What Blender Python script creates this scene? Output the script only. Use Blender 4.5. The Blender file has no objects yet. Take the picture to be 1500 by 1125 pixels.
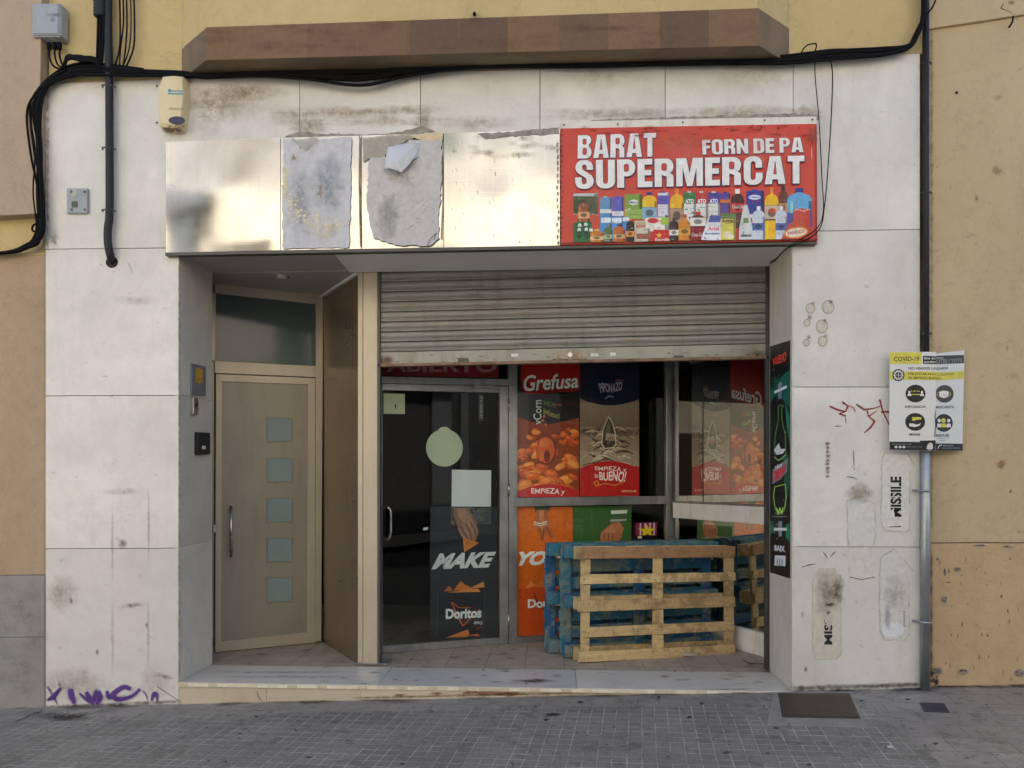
import bpy, bmesh, math, random
from mathutils import Vector, Matrix
R = math.radians
rnd = random.Random(7)
S = bpy.context.scene
C = S.collection

# ------------------------------------------------------------------ camera
CAM = Vector((0, -5.12, 1.45)); YAW = R(3.0); F = 1100.0; HX, HY = 750.0, 695.0
cd = bpy.data.cameras.new('camera'); co = bpy.data.objects.new('camera', cd); C.objects.link(co)
co.location = CAM; co.rotation_euler = (R(90), 0, YAW)
cd.sensor_width = 36; cd.lens = 36 * F / 1500; cd.shift_y = (HY - 562.5) / 1500
cd.clip_start = 0.05; cd.clip_end = 500
S.camera = co

# ------------------------------------------------------------------ light
SUN_EL, SUN_AZ = 46.0, -14.0        # sun stands behind the shop, over its roof
w = bpy.data.worlds.new('World'); S.world = w; w.use_nodes = True
nt = w.node_tree; nt.nodes.clear()
sky = nt.nodes.new('ShaderNodeTexSky'); sky.sky_type = 'NISHITA'; sky.sun_disc = False
sky.sun_elevation = R(SUN_EL); sky.sun_rotation = R(SUN_AZ); sky.dust_density = 3.0; sky.air_density = 0.9; sky.ozone_density = 0.6
bg = nt.nodes.new('ShaderNodeBackground'); bg.inputs[1].default_value = 0.15
wo = nt.nodes.new('ShaderNodeOutputWorld')
nt.links.new(sky.outputs[0], bg.inputs[0]); nt.links.new(bg.outputs[0], wo.inputs[0])
sl = bpy.data.lights.new('sun', 'SUN'); sl.energy = 4.5; sl.angle = R(0.5); sl.color = (1, .95, .88)
so = bpy.data.objects.new('sun', sl); C.objects.link(so)
sd = Vector((math.sin(R(SUN_AZ)) * math.cos(R(SUN_EL)), math.cos(R(SUN_AZ)) * math.cos(R(SUN_EL)), math.sin(R(SUN_EL))))
so.rotation_euler = sd.to_track_quat('Z', 'Y').to_euler()
S.view_settings.view_transform = 'Standard'; S.view_settings.look = 'None'
S.view_settings.exposure = 1.36; S.view_settings.gamma = 1
S.cycles.max_bounces = 10; S.cycles.transparent_max_bounces = 24; S.cycles.glossy_bounces = 5
S.cycles.caustics_reflective = True; S.cycles.sample_clamp_indirect = 6

# ------------------------------------------------------------------ pixel geometry
AX = Vector((-math.sin(YAW), math.cos(YAW), 0)); RX = Vector((math.cos(YAW), math.sin(YAW), 0)); UP = Vector((0, 0, 1))
def ray(px, py): return AX + RX * ((px - HX) / F) + UP * ((HY - py) / F)
class Plane:
    """vertical or tilted plane; n faces the street"""
    def __init__(s, p, n): s.p = Vector(p); s.n = Vector(n).normalized()
    def at(s, px, py, off=0.0):
        d = ray(px, py); k = (s.p - CAM).dot(s.n) / d.dot(s.n)
        return CAM + d * k + s.n * off
    def moved(s, off): return Plane(s.p + s.n * off, s.n)
def PY(y): return Plane((0, y, 0), (0, -1, 0))
def W(px, py, y=0.0): return PY(y).at(px, py)
FR = PY(0)
def lin(c):
    return tuple(((v / 255) / 12.92 if v / 255 <= .04045 else ((v / 255 + .055) / 1.055) ** 2.4) for v in c[:3])

# ------------------------------------------------------------------ object helpers
def setp(o, label=None, cat=None, group=None, kind=None):
    if label: o['label'] = label
    if cat: o['category'] = cat
    if group: o['group'] = group
    if kind: o['kind'] = kind
    return o
def thing(name, label, cat, loc=(0, 0, 0), group=None):
    o = bpy.data.objects.new(name, None); C.objects.link(o); o.location = loc; o.empty_display_size = .1
    return setp(o, label, cat, group)
def rootloc(o):
    v = Vector((0, 0, 0))
    while o is not None: v += o.location; o = o.parent
    return v
def link(name, me, mat, parent=None, smooth=False):
    o = bpy.data.objects.new(name, me)
    if mat is not None:
        for m in (mat if isinstance(mat, (list, tuple)) else [mat]): me.materials.append(m)
    C.objects.link(o)
    if parent is not None:
        o.parent = parent; me.transform(Matrix.Translation(-rootloc(parent)))
    if smooth:
        for p in me.polygons: p.use_smooth = True
    return o
class MB:
    """collects solids; all coordinates in world space"""
    def __init__(s): s.bm = bmesh.new()
    def hexa(s, f, b, bev=0.0, seg=1, mi=0):
        """f, b: four points of front and back face in the same order"""
        bm = bmesh.new(); vs = [bm.verts.new(p) for p in list(f) + list(b)]
        bm.faces.new(vs[:4]); bm.faces.new(vs[4:][::-1])
        for i in range(4):
            j = (i + 1) % 4; bm.faces.new((vs[j], vs[i], vs[4 + i], vs[4 + j]))
        bmesh.ops.recalc_face_normals(bm, faces=bm.faces)
        if bev > 0: bmesh.ops.bevel(bm, geom=bm.edges[:], offset=bev, segments=seg, affect='EDGES', clamp_overlap=True)
        for fc in bm.faces: fc.material_index = mi
        s.merge(bm); return s
    def merge(s, bm):
        me = bpy.data.meshes.new('t'); bm.to_mesh(me); bm.free(); s.bm.from_mesh(me); bpy.data.meshes.remove(me)
    def box(s, x0, x1, y0, y1, z0, z1, bev=0.0, seg=1, mi=0):
        return s.hexa([(x0, y0, z0), (x1, y0, z0), (x1, y0, z1), (x0, y0, z1)], [(x0, y1, z0), (x1, y1, z0), (x1, y1, z1), (x0, y1, z1)], bev, seg, mi)
    def slab(s, pts, d, bev=0.0, seg=1, mi=0):
        """four points of the front face, d vector to the back"""
        d = Vector(d); return s.hexa([Vector(p) for p in pts], [Vector(p) + d for p in pts], bev, seg, mi)
    def prism(s, pts, d, bev=0.0, mi=0):
        d = Vector(d); bm = bmesh.new(); a = [bm.verts.new(Vector(p)) for p in pts]; b = [bm.verts.new(Vector(p) + d) for p in pts]
        bm.faces.new(a); bm.faces.new(b[::-1]); n = len(a)
        for i in range(n): bm.faces.new((a[(i + 1) % n], a[i], b[i], b[(i + 1) % n]))
        bmesh.ops.recalc_face_normals(bm, faces=bm.faces)
        if bev > 0: bmesh.ops.bevel(bm, geom=bm.edges[:], offset=bev, segments=1, affect='EDGES', clamp_overlap=True)
        for fc in bm.faces: fc.material_index = mi
        s.merge(bm); return s
    def tube(s, pts, r, seg=8, close=True, mi=0):
        pts = [Vector(p) for p in pts]; bm = s.bm; rings = []
        prev = None
        for i, p in enumerate(pts):
            t = (pts[min(i + 1, len(pts) - 1)] - pts[max(i - 1, 0)]).normalized()
            a = prev if prev is not None else (Vector((0, 0, 1)) if abs(t.z) < .9 else Vector((1, 0, 0)))
            a = (a - t * a.dot(t)).normalized(); prev = a; b = t.cross(a)
            rr = r[i] if isinstance(r, (list, tuple)) else r
            rings.append([bm.verts.new(p + (a * math.cos(q * 2 * math.pi / seg) + b * math.sin(q * 2 * math.pi / seg)) * rr) for q in range(seg)])
        for i in range(len(rings) - 1):
            for q in range(seg):
                f = bm.faces.new((rings[i][q], rings[i][(q + 1) % seg], rings[i + 1][(q + 1) % seg], rings[i + 1][q])); f.smooth = True; f.material_index = mi
        if close:
            f = bm.faces.new(rings[0][::-1]); f.material_index = mi; f = bm.faces.new(rings[-1]); f.material_index = mi
        return s
    def build(s, name, mat, parent=None, label=None, split=False):
        if split:
            bmesh.ops.recalc_face_normals(s.bm, faces=s.bm.faces); seen = set(); res = []
            for v0 in list(s.bm.verts):
                if v0 in seen: continue
                st_ = [v0]; isl = []; seen.add(v0)
                while st_:
                    v = st_.pop(); isl.append(v)
                    for e in v.link_edges:
                        o_ = e.other_vert(v)
                        if o_ not in seen: seen.add(o_); st_.append(o_)
                ix = {v: i for i, v in enumerate(isl)}; fs = {f for v in isl for f in v.link_faces}
                me = bpy.data.meshes.new(name); fs = list(fs); me.from_pydata([v.co.copy() for v in isl], [], [[ix[v] for v in f.verts] for f in fs])
                for p_, f in zip(me.polygons, fs): p_.use_smooth = f.smooth
                res.append(link(name, me, mat, parent))
            s.bm.free(); return res
        me = bpy.data.meshes.new(name); bmesh.ops.recalc_face_normals(s.bm, faces=s.bm.faces); s.bm.to_mesh(me); s.bm.free()
        o = link(name, me, mat, parent)
        if label: o['label'] = label
        return o
def smooth_path(pts, n=6):
    pts = [Vector(p) for p in pts]; out = []
    P = [pts[0] * 2 - pts[1]] + pts + [pts[-1] * 2 - pts[-2]]
    for i in range(1, len(P) - 2):
        for k in range(n):
            t = k / n; a, b, c, d = P[i - 1], P[i], P[i + 1], P[i + 2]
            out.append(.5 * ((2 * b) + (c - a) * t + (2 * a - 5 * b + 4 * c - d) * t * t + (3 * b - a - 3 * c + d) * t ** 3))
    out.append(pts[-1]); return out

# ------------------------------------------------------------------ materials
def new(name):
    m = bpy.data.materials.new(name); m.use_nodes = True; nt = m.node_tree; nt.nodes.clear()
    return m, nt
class G:
    """small node graph writer"""
    def __init__(s, name):
        s.m, s.nt = new(name); s.N = s.nt.nodes; s.L = s.nt.links
        s.out = s.N.new('ShaderNodeOutputMaterial'); s.b = s.N.new('ShaderNodeBsdfPrincipled'); s.L.new(s.b.outputs[0], s.out.inputs[0])
        s.tc = s.N.new('ShaderNodeTexCoord')
    def co(s, scale=(1, 1, 1), rot=(0, 0, 0), loc=(0, 0, 0), rand=False):
        mp = s.N.new('ShaderNodeMapping'); mp.inputs['Scale'].default_value = scale; mp.inputs['Rotation'].default_value = rot; mp.inputs['Location'].default_value = loc
        s.L.new(s.tc.outputs['Object'], mp.inputs[0])
        if rand:
            oi = s.N.new('ShaderNodeObjectInfo'); v = s.N.new('ShaderNodeVectorMath'); v.operation = 'MULTIPLY_ADD'
            cx = s.N.new('ShaderNodeCombineXYZ')
            for i in range(3): s.L.new(oi.outputs['Random'], cx.inputs[i])
            s.L.new(cx.outputs[0], v.inputs[0]); v.inputs[1].default_value = (37, 51, 23); s.L.new(mp.outputs[0], v.inputs[2]); return v.outputs[0]
        return mp.outputs[0]
    def noise(s, vec, scale, detail=4, rough=.55, dist=0):
        n = s.N.new('ShaderNodeTexNoise'); n.inputs['Scale'].default_value = scale; n.inputs['Detail'].default_value = detail
        n.inputs['Roughness'].default_value = rough; n.inputs['Distortion'].default_value = dist; s.L.new(vec, n.inputs['Vector']); return n.outputs['Fac']
    def ramp(s, fac, stops):
        r = s.N.new('ShaderNodeValToRGB'); el = r.color_ramp.elements
        while len(el) < len(stops): el.new(.5)
        for e, (p, c) in zip(el, stops):
            e.position = p; e.color = tuple(c) + (1,) if len(c) == 3 else c
        s.L.new(fac, r.inputs[0]); return r.outputs[0]
    def val(s, fac, a, b):
        return s.ramp(fac, [(a, (0, 0, 0)), (b, (1, 1, 1))])
    def mix(s, fac, a, b, mode='MIX'):
        m = s.N.new('ShaderNodeMix'); m.data_type = 'RGBA'; m.blend_type = mode; m.clamp_factor = True
        for i, v in ((0, fac), (6, a), (7, b)):
            if isinstance(v, (int, float)): m.inputs[i].default_value = v
            elif isinstance(v, (tuple, list)): m.inputs[i].default_value = tuple(v) + (1,) if len(v) == 3 else v
            else: s.L.new(v, m.inputs[i])
        return m.outputs[2]
    def math(s, op, a, b=0.0):
        m = s.N.new('ShaderNodeMath'); m.operation = op
        for i, v in enumerate((a, b)):
            if isinstance(v, (int, float)): m.inputs[i].default_value = v
            else: s.L.new(v, m.inputs[i])
        return m.outputs[0]
    def objrand(s):
        return s.N.new('ShaderNodeObjectInfo').outputs['Random']
    def base(s, c):
        if isinstance(c, tuple): s.b.inputs['Base Color'].default_value = c + (1,)
        else: s.L.new(c, s.b.inputs['Base Color'])
        return s
    def rough(s, v):
        if isinstance(v, (int, float)): s.b.inputs['Roughness'].default_value = v
        else: s.L.new(v, s.b.inputs['Roughness'])
        return s
    def metal(s, v): s.b.inputs['Metallic'].default_value = v; return s
    def bump(s, h, strength=.2, dist=.01):
        b = s.N.new('ShaderNodeBump'); b.inputs['Strength'].default_value = strength; b.inputs['Distance'].default_value = dist
        s.L.new(h, b.inputs['Height']); s.L.new(b.outputs[0], s.b.inputs['Normal']); return s

def m_marble(name='marble', base=(.60, .585, .55), dark=(.40, .385, .35), warm=(.56, .49, .38), rough=.4):
    g = G(name); v = g.co(rand=True)
    tone = g.mix(g.objrand(), tuple(x * .88 for x in base), tuple(min(1, x * 1.06) for x in base))
    cloud = g.val(g.noise(v, 1.1, 6, .6, .6), .35, .75)
    c = g.mix(g.math('MULTIPLY', cloud, .55), tone, tuple(.88 * x for x in dark))
    vein = g.noise(g.co((1, 1, .6), (0, .7, 0), rand=True), .8, 9, .66, .9)
    vm = g.ramp(vein, [(.0, (0, 0, 0)), (.47, (0, 0, 0)), (.5, (1, 1, 1)), (.53, (0, 0, 0)), (1, (0, 0, 0))])
    c = g.mix(g.math('MULTIPLY', vm, .22), c, dark)
    c = g.mix(g.math('MULTIPLY', g.val(g.noise(v, 6, 9, .75), .45, .70), .22), c, tuple(.8 * x for x in dark))
    c = g.mix(g.math('MULTIPLY', g.val(g.noise(v, 90, 3, .6), .5, .8), .14), c, tuple(.7 * x for x in dark))
    st = g.val(g.noise(g.co((2.2, 2.2, .35), rand=True), 1.6, 5, .6), .55, .8)
    c = g.mix(g.math('MULTIPLY', st, .30), c, warm)
    dr = g.val(g.noise(g.co((7, 7, .8)), 1.4, 4, .6), .62, .8)
    c = g.mix(g.math('MULTIPLY', dr, .16), c, (.22, .2, .17))
    sp = g.val(g.noise(v, 38, 2, .5), .70, .78)
    c = g.mix(g.math('MULTIPLY', sp, .35), c, (.25, .22, .18))
    g.base(c).rough(g.math('MULTIPLY_ADD' if False else 'ADD', g.math('MULTIPLY', cloud, .15), rough))
    g.bump(g.noise(v, 14, 5, .6), .06, .01); return g.m
def m_stucco(name, a, b, dirt, scale=1.0, patch=None):
    g = G(name); v = g.co()
    c = g.mix(g.val(g.noise(v, .9 * scale, 6, .6, .4), .3, .72), a, b)
    c = g.mix(g.math('MULTIPLY', g.val(g.noise(g.co((3, 3, .5)), 1.3, 5, .6), .5, .78), .35), c, dirt)
    c = g.mix(g.math('MULTIPLY', g.val(g.noise(v, 11, 8, .72), .50, .66), .28), c, dirt)
    crk = g.ramp(g.noise(g.co((1, 1, .8)), 1.1, 9, .7, .6), [(0, (0, 0, 0)), (.492, (0, 0, 0)), (.5, (1, 1, 1)), (.508, (0, 0, 0)), (1, (0, 0, 0))])
    c = g.mix(g.math('MULTIPLY', crk, .22), c, tuple(.6 * x for x in dirt))
    fine = g.noise(v, 140, 3, .6)
    c = g.mix(g.math('MULTIPLY', g.val(fine, .5, .75), .22), c, dirt)
    if patch:
        pm = g.val(g.noise(v, 3.1, 5, .6, .3), .735, .745)
        c = g.mix(pm, c, patch)
    g.base(c).rough(.92)
    h = g.math('ADD', g.math('MULTIPLY', fine, .5), g.math('MULTIPLY', g.noise(v, 9, 4, .55), 1.2))
    g.bump(h, .85, .008); return g.m
def m_plain(name, c, rough=.5, metal=0.0, var=.12, scale=6, bump=0.0, dirt=None):
    g = G(name); v = g.co(); n = g.noise(v, scale, 5, .6)
    col = g.mix(g.val(n, .3, .7), tuple(x * (1 - var) for x in c), tuple(min(1, x * (1 + var)) for x in c))
    if dirt: col = g.mix(g.math('MULTIPLY', g.val(g.noise(g.co((4, 4, .8)), 2.2, 6, .65), .5, .7), .6), col, dirt)
    g.base(col).rough(g.math('ADD', g.math('MULTIPLY', n, .2), rough - .1)).metal(metal)
    if bump: g.bump(g.noise(v, scale * 6, 4, .6), bump, .004)
    return g.m
def m_steel(name, tint=(.62, .60, .55)):
    g = G(name); v = g.co(rand=True)
    streak = g.noise(g.co((1, 1, 26), (0, 0, 0)), 3.0, 4, .6)
    cloud = g.noise(v, 2.4, 5, .6, 1.2)
    c = g.mix(g.val(cloud, .3, .8), tint, tuple(.72 * x for x in tint))
    c = g.mix(g.math('MULTIPLY', g.val(g.noise(g.co((60, 60, 1.2)), 1.5, 5, .65), .4, .8), .28), c, tuple(.55 * x for x in tint))
    c = g.mix(g.math('MULTIPLY', g.val(g.noise(v, 7, 8, .7), .52, .7), .22), c, (.42, .36, .27))
    g.base(c).metal(1.0).rough(g.math('ADD', g.math('MULTIPLY', g.val(g.noise(v, 1.6, 3, .5), .3, .75), .14), .055))
    h = g.math('ADD', g.noise(v, 1.5, 0, .4, 0), g.math('MULTIPLY', streak, .004))
    g.bump(h, .35, .035); return g.m
def m_glass(name, refl=1.0, tint=(.9, .93, .92), mirror=0.0, frost=False):
    m, nt = new(name); N, L = nt.nodes, nt.links
    out = N.new('ShaderNodeOutputMaterial'); tr = N.new('ShaderNodeBsdfTransparent'); tr.inputs[0].default_value = tint + (1,)
    gl = N.new('ShaderNodeBsdfGlossy'); gl.inputs['Roughness'].default_value = .015
    gl.inputs[0].default_value = (.95, .93, .88, 1)
    fr = N.new('ShaderNodeFresnel'); fr.inputs[0].default_value = 1.5 if mirror else 1.45
    mx = N.new('ShaderNodeMixShader')
    if mirror:
        mt = N.new('ShaderNodeMath'); mt.operation = 'ADD'; mt.use_clamp = True; mt.inputs[1].default_value = mirror; L.new(fr.outputs[0], mt.inputs[0]); fac = mt.outputs[0]
    else: fac = fr.outputs[0]
    ge = N.new('ShaderNodeNewGeometry'); fm = N.new('ShaderNodeMath'); fm.operation = 'SUBTRACT'; fm.inputs[0].default_value = 1; L.new(ge.outputs['Backfacing'], fm.inputs[1])
    fx = N.new('ShaderNodeMath'); fx.operation = 'MULTIPLY'; L.new(fac, fx.inputs[0]); L.new(fm.outputs[0], fx.inputs[1]); L.new(fx.outputs[0], mx.inputs[0])
    tc = N.new('ShaderNodeTexCoord'); no = N.new('ShaderNodeTexNoise'); no.inputs['Scale'].default_value = 1.2; L.new(tc.outputs['Object'], no.inputs['Vector'])
    bp = N.new('ShaderNodeBump'); bp.inputs['Strength'].default_value = .05; bp.inputs['Distance'].default_value = .02; L.new(no.outputs['Fac'], bp.inputs['Height']); L.new(bp.outputs[0], gl.inputs['Normal'])
    L.new(tr.outputs[0], mx.inputs[1]); L.new(gl.outputs[0], mx.inputs[2]); L.new(mx.outputs[0], out.inputs[0])
    return m
def m_print(name, rough=.5, gain=1.0):
    """ink on paper, film or paint: colour and coverage come from the mesh"""
    m, nt = new(name); N, L = nt.nodes, nt.links
    out = N.new('ShaderNodeOutputMaterial'); b = N.new('ShaderNodeBsdfPrincipled'); a = N.new('ShaderNodeAttribute'); a.attribute_name = 'Col'
    tr = N.new('ShaderNodeBsdfTransparent'); mx = N.new('ShaderNodeMixShader')
    tc = N.new('ShaderNodeTexCoord'); no = N.new('ShaderNodeTexNoise'); no.inputs['Scale'].default_value = 30; no.inputs['Detail'].default_value = 5; L.new(tc.outputs['Object'], no.inputs['Vector'])
    mp = N.new('ShaderNodeMapRange'); mp.inputs[1].default_value = .3; mp.inputs[2].default_value = .7; mp.inputs[3].default_value = .88 * gain; mp.inputs[4].default_value = 1.06 * gain; L.new(no.outputs['Fac'], mp.inputs[0])
    vm = N.new('ShaderNodeVectorMath'); vm.operation = 'SCALE'; L.new(a.outputs['Color'], vm.inputs[0]); L.new(mp.outputs[0], vm.inputs['Scale'])
    L.new(vm.outputs[0], b.inputs['Base Color']); b.inputs['Roughness'].default_value = rough
    def mth(op, x, y):
        m_ = N.new('ShaderNodeMath'); m_.operation = op; m_.use_clamp = (op == 'ADD')
        for i_, v_ in enumerate((x, y)):
            if isinstance(v_, (int, float)): m_.inputs[i_].default_value = v_
            else: L.new(v_, m_.inputs[i_])
        return m_.outputs[0]
    n2 = N.new('ShaderNodeTexNoise'); n2.inputs['Scale'].default_value = 16; n2.inputs['Detail'].default_value = 8; n2.inputs['Roughness'].default_value = .72; L.new(tc.outputs['Object'], n2.inputs['Vector'])
    al = a.outputs['Alpha']; k_ = mth('MULTIPLY', mth('MULTIPLY', al, mth('SUBTRACT', 1.0, al)), mth('MULTIPLY', mth('SUBTRACT', n2.outputs['Fac'], .50), 6.5))
    L.new(mth('ADD', al, k_), mx.inputs[0]); L.new(tr.outputs[0], mx.inputs[1]); L.new(b.outputs[0], mx.inputs[2]); L.new(mx.outputs[0], out.inputs[0])
    return m
def m_wood(name, a, b, dirt):
    g = G(name); v = g.co((1.2, 14, 14), rand=True)
    c = g.mix(g.val(g.noise(v, 2.2, 6, .6, .8), .35, .7), a, b)
    c = g.mix(g.math('MULTIPLY', g.objrand(), .6), c, tuple(.62 * x for x in a))
    kn = g.N.new('ShaderNodeTexVoronoi'); kn.inputs['Scale'].default_value = 2.6; g.L.new(g.co((1, 1.6, 1.6), rand=True), kn.inputs['Vector'])
    c = g.mix(g.ramp(kn.outputs['Distance'], [(0, (.9, .9, .9)), (.035, (.8, .8, .8)), (.06, (0, 0, 0)), (1, (0, 0, 0))]), c, tuple(.5 * x for x in dirt))
    v2 = g.co(rand=True)
    c = g.mix(g.math('MULTIPLY', g.val(g.noise(v2, 6, 8, .75), .48, .60), .65), c, dirt)
    c = g.mix(g.math('MULTIPLY', g.val(g.noise(v2, 30, 4, .7), .60, .68), .6), c, tuple(.5 * x for x in dirt))
    g.base(c).rough(.8).bump(g.noise(v, 5, 5, .6), .5, .003); return g.m
def m_bluewood(name):
    g = G(name); v = g.co((1.2, 10, 10), rand=True); v2 = g.co(rand=True)
    c = g.mix(g.objrand(), (.015, .085, .26), (.04, .19, .26))
    wear = g.val(g.noise(v2, 5, 7, .7, .6), .47, .56)
    c = g.mix(wear, c, g.mix(g.noise(v, 3, 4, .6), (.13, .21, .19), (.27, .28, .22)))
    c = g.mix(g.math('MULTIPLY', g.val(g.noise(v2, 14, 5, .7), .55, .66), .6), c, (.03, .04, .05))
    g.base(c).rough(.75).bump(g.noise(v, 5, 5, .6), .5, .003); return g.m

M = {}
M['marble'] = m_marble('marble', (.80, .778, .725), (.57, .55, .51), (.66, .56, .41))
M['marble_reveal'] = m_marble('marble_reveal', (.74, .70, .62), (.46, .44, .40), (.5, .45, .38))
M['marble_step'] = m_marble('marble_step', (.70, .67, .61), (.42, .41, .39), (.5, .46, .38), .3)
M['marble_riser'] = m_marble('marble_riser', (.60, .53, .40), (.42, .34, .22), (.40, .25, .12), .5)
M['mortar'] = m_plain('mortar', (.12, .10, .08), .95)
M['yellow'] = m_stucco('yellow_stucco', (.56, .43, .20), (.64, .50, .25), (.42, .32, .155), 1)
M['tan'] = m_stucco('tan_stucco', (.44, .335, .235), (.49, .375, .27), (.34, .26, .18), 1)
M['orange'] = m_stucco('orange_stucco', (.42, .30, .195), (.49, .36, .24), (.32, .225, .145), 2)
M['ochre'] = m_stucco('ochre_stucco', (.54, .42, .245), (.60, .475, .295), (.39, .30, .185), 1)
M['ochre_low'] = m_stucco('ochre_low_stucco', (.54, .375, .205), (.61, .44, .255), (.36, .26, .16), 1.4, (.34, .31, .27))
M['grey_stone'] = m_stucco('grey_stone', (.27, .26, .25), (.35, .34, .32), (.18, .17, .17), 2)
M['brown_tile'] = m_plain('brown_tile', (.185, .13, .078), .6, var=.28, scale=3, dirt=(.13, .085, .05))
M['ledge_under'] = m_plain('ledge_under', (.12, .10, .08), .9, var=.3)
M['steel'] = m_steel('brushed_steel')
M['steel_edge'] = m_plain('steel_edge', (.10, .095, .09), .5, .6)
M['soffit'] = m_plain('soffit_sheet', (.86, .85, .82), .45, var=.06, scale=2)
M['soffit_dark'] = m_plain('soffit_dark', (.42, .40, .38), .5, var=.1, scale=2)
M['cream'] = m_plain('champagne_aluminium', (.49, .43, .325), .38, .35, var=.08, scale=3, dirt=(.39, .34, .255))
M['door_leaf'] = m_plain('door_leaf_paint', (.31, .28, .215), .42, .25, var=.10, scale=1.5, dirt=(.24, .21, .16))
M['bronze'] = m_plain('bronze_panel', (.28, .215, .15), .3, .65, var=.14, scale=2, dirt=(.2, .15, .1))
M['frost'] = m_plain('frosted_glass', (.24, .31, .30), .12, var=.05)
M['transom'] = m_plain('dark_frosted_glass', (.075, .095, .095), .1, var=.12, scale=1.5)
M['chrome'] = m_plain('worn_steel', (.55, .53, .5), .28, 1, var=.1)
M['alu'] = m_plain('grey_aluminium', (.34, .34, .335), .38, .7, var=.2, scale=5, dirt=(.16, .14, .12))
M['white_metal'] = m_plain('white_sheet', (.78, .74, .66), .45, var=.06, dirt=(.5, .42, .32))
M['black'] = m_plain('black_plastic', (.012, .012, .014), .4)
M['cable'] = m_plain('cable_rubber', (.005, .005, .006), .85, var=.3); M['cable'].node_tree.nodes['Principled BSDF'].inputs['Specular IOR Level'].default_value = .2
M['cable'].node_tree.nodes['Principled BSDF'].inputs['Roughness'].default_value = .8; M['conduit'] = m_plain('dark_conduit', (.010, .012, .016), .6, var=.2)
M['galv'] = m_plain('galvanised_pipe', (.36, .38, .39), .35, .75, var=.25, scale=4, dirt=(.2, .2, .19))
M['grey_plastic'] = m_plain('grey_plastic', (.34, .37, .40), .5, var=.08, dirt=(.25, .26, .27))
M['ivory'] = m_plain('ivory_plastic', (.72, .62, .38), .4, var=.05, dirt=(.55, .45, .27))
M['navy'] = m_plain('navy_lens', (.02, .02, .06), .15)
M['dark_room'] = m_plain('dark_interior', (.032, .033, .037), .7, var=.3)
M['floor_in'] = m_plain('recess_floor', (.40, .34, .27), .6, var=.16, scale=5, dirt=(.24, .19, .14))
M['print'] = m_print('printed_ink', .45)
M['print_in'] = m_print('window_film_ink', .5, 1.0)
M['paint'] = m_print('sprayed_paint', .7)
M['glass'] = m_glass('window_glass')
M['mirror_glass'] = m_glass('reflective_glass', mirror=.58, tint=(.6, .62, .58))
M['pine'] = m_wood('raw_pine', (.62, .44, .20), (.80, .61, .33), (.20, .13, .07))
M['pine_dark'] = m_wood('aged_pine', (.42, .23, .11), (.50, .30, .15), (.22, .12, .06))
M['blue_wood'] = m_bluewood('blue_painted_wood')

def m_shutter():
    g = G('galvanised_shutter'); v = g.co()
    c = g.mix(g.val(g.noise(g.co((1, 1, 6)), 1.4, 6, .6), .3, .7), (.24, .24, .215), (.32, .318, .288))
    c = g.mix(g.math('MULTIPLY', g.val(g.noise(g.co((9, 9, 1.2)), 1.5, 5, .6), .5, .75), .5), c, (.17, .155, .125))
    c = g.mix(g.math('MULTIPLY', g.val(g.noise(g.co((.7, 1, 14)), 3.5, 6, .7), .58, .68), .7), c, (.20, .10, .045))
    g.base(c).rough(.5).metal(.35).bump(g.noise(v, 40, 3, .6), .12, .002); return g.m
M['shutter'] = m_shutter()

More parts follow.
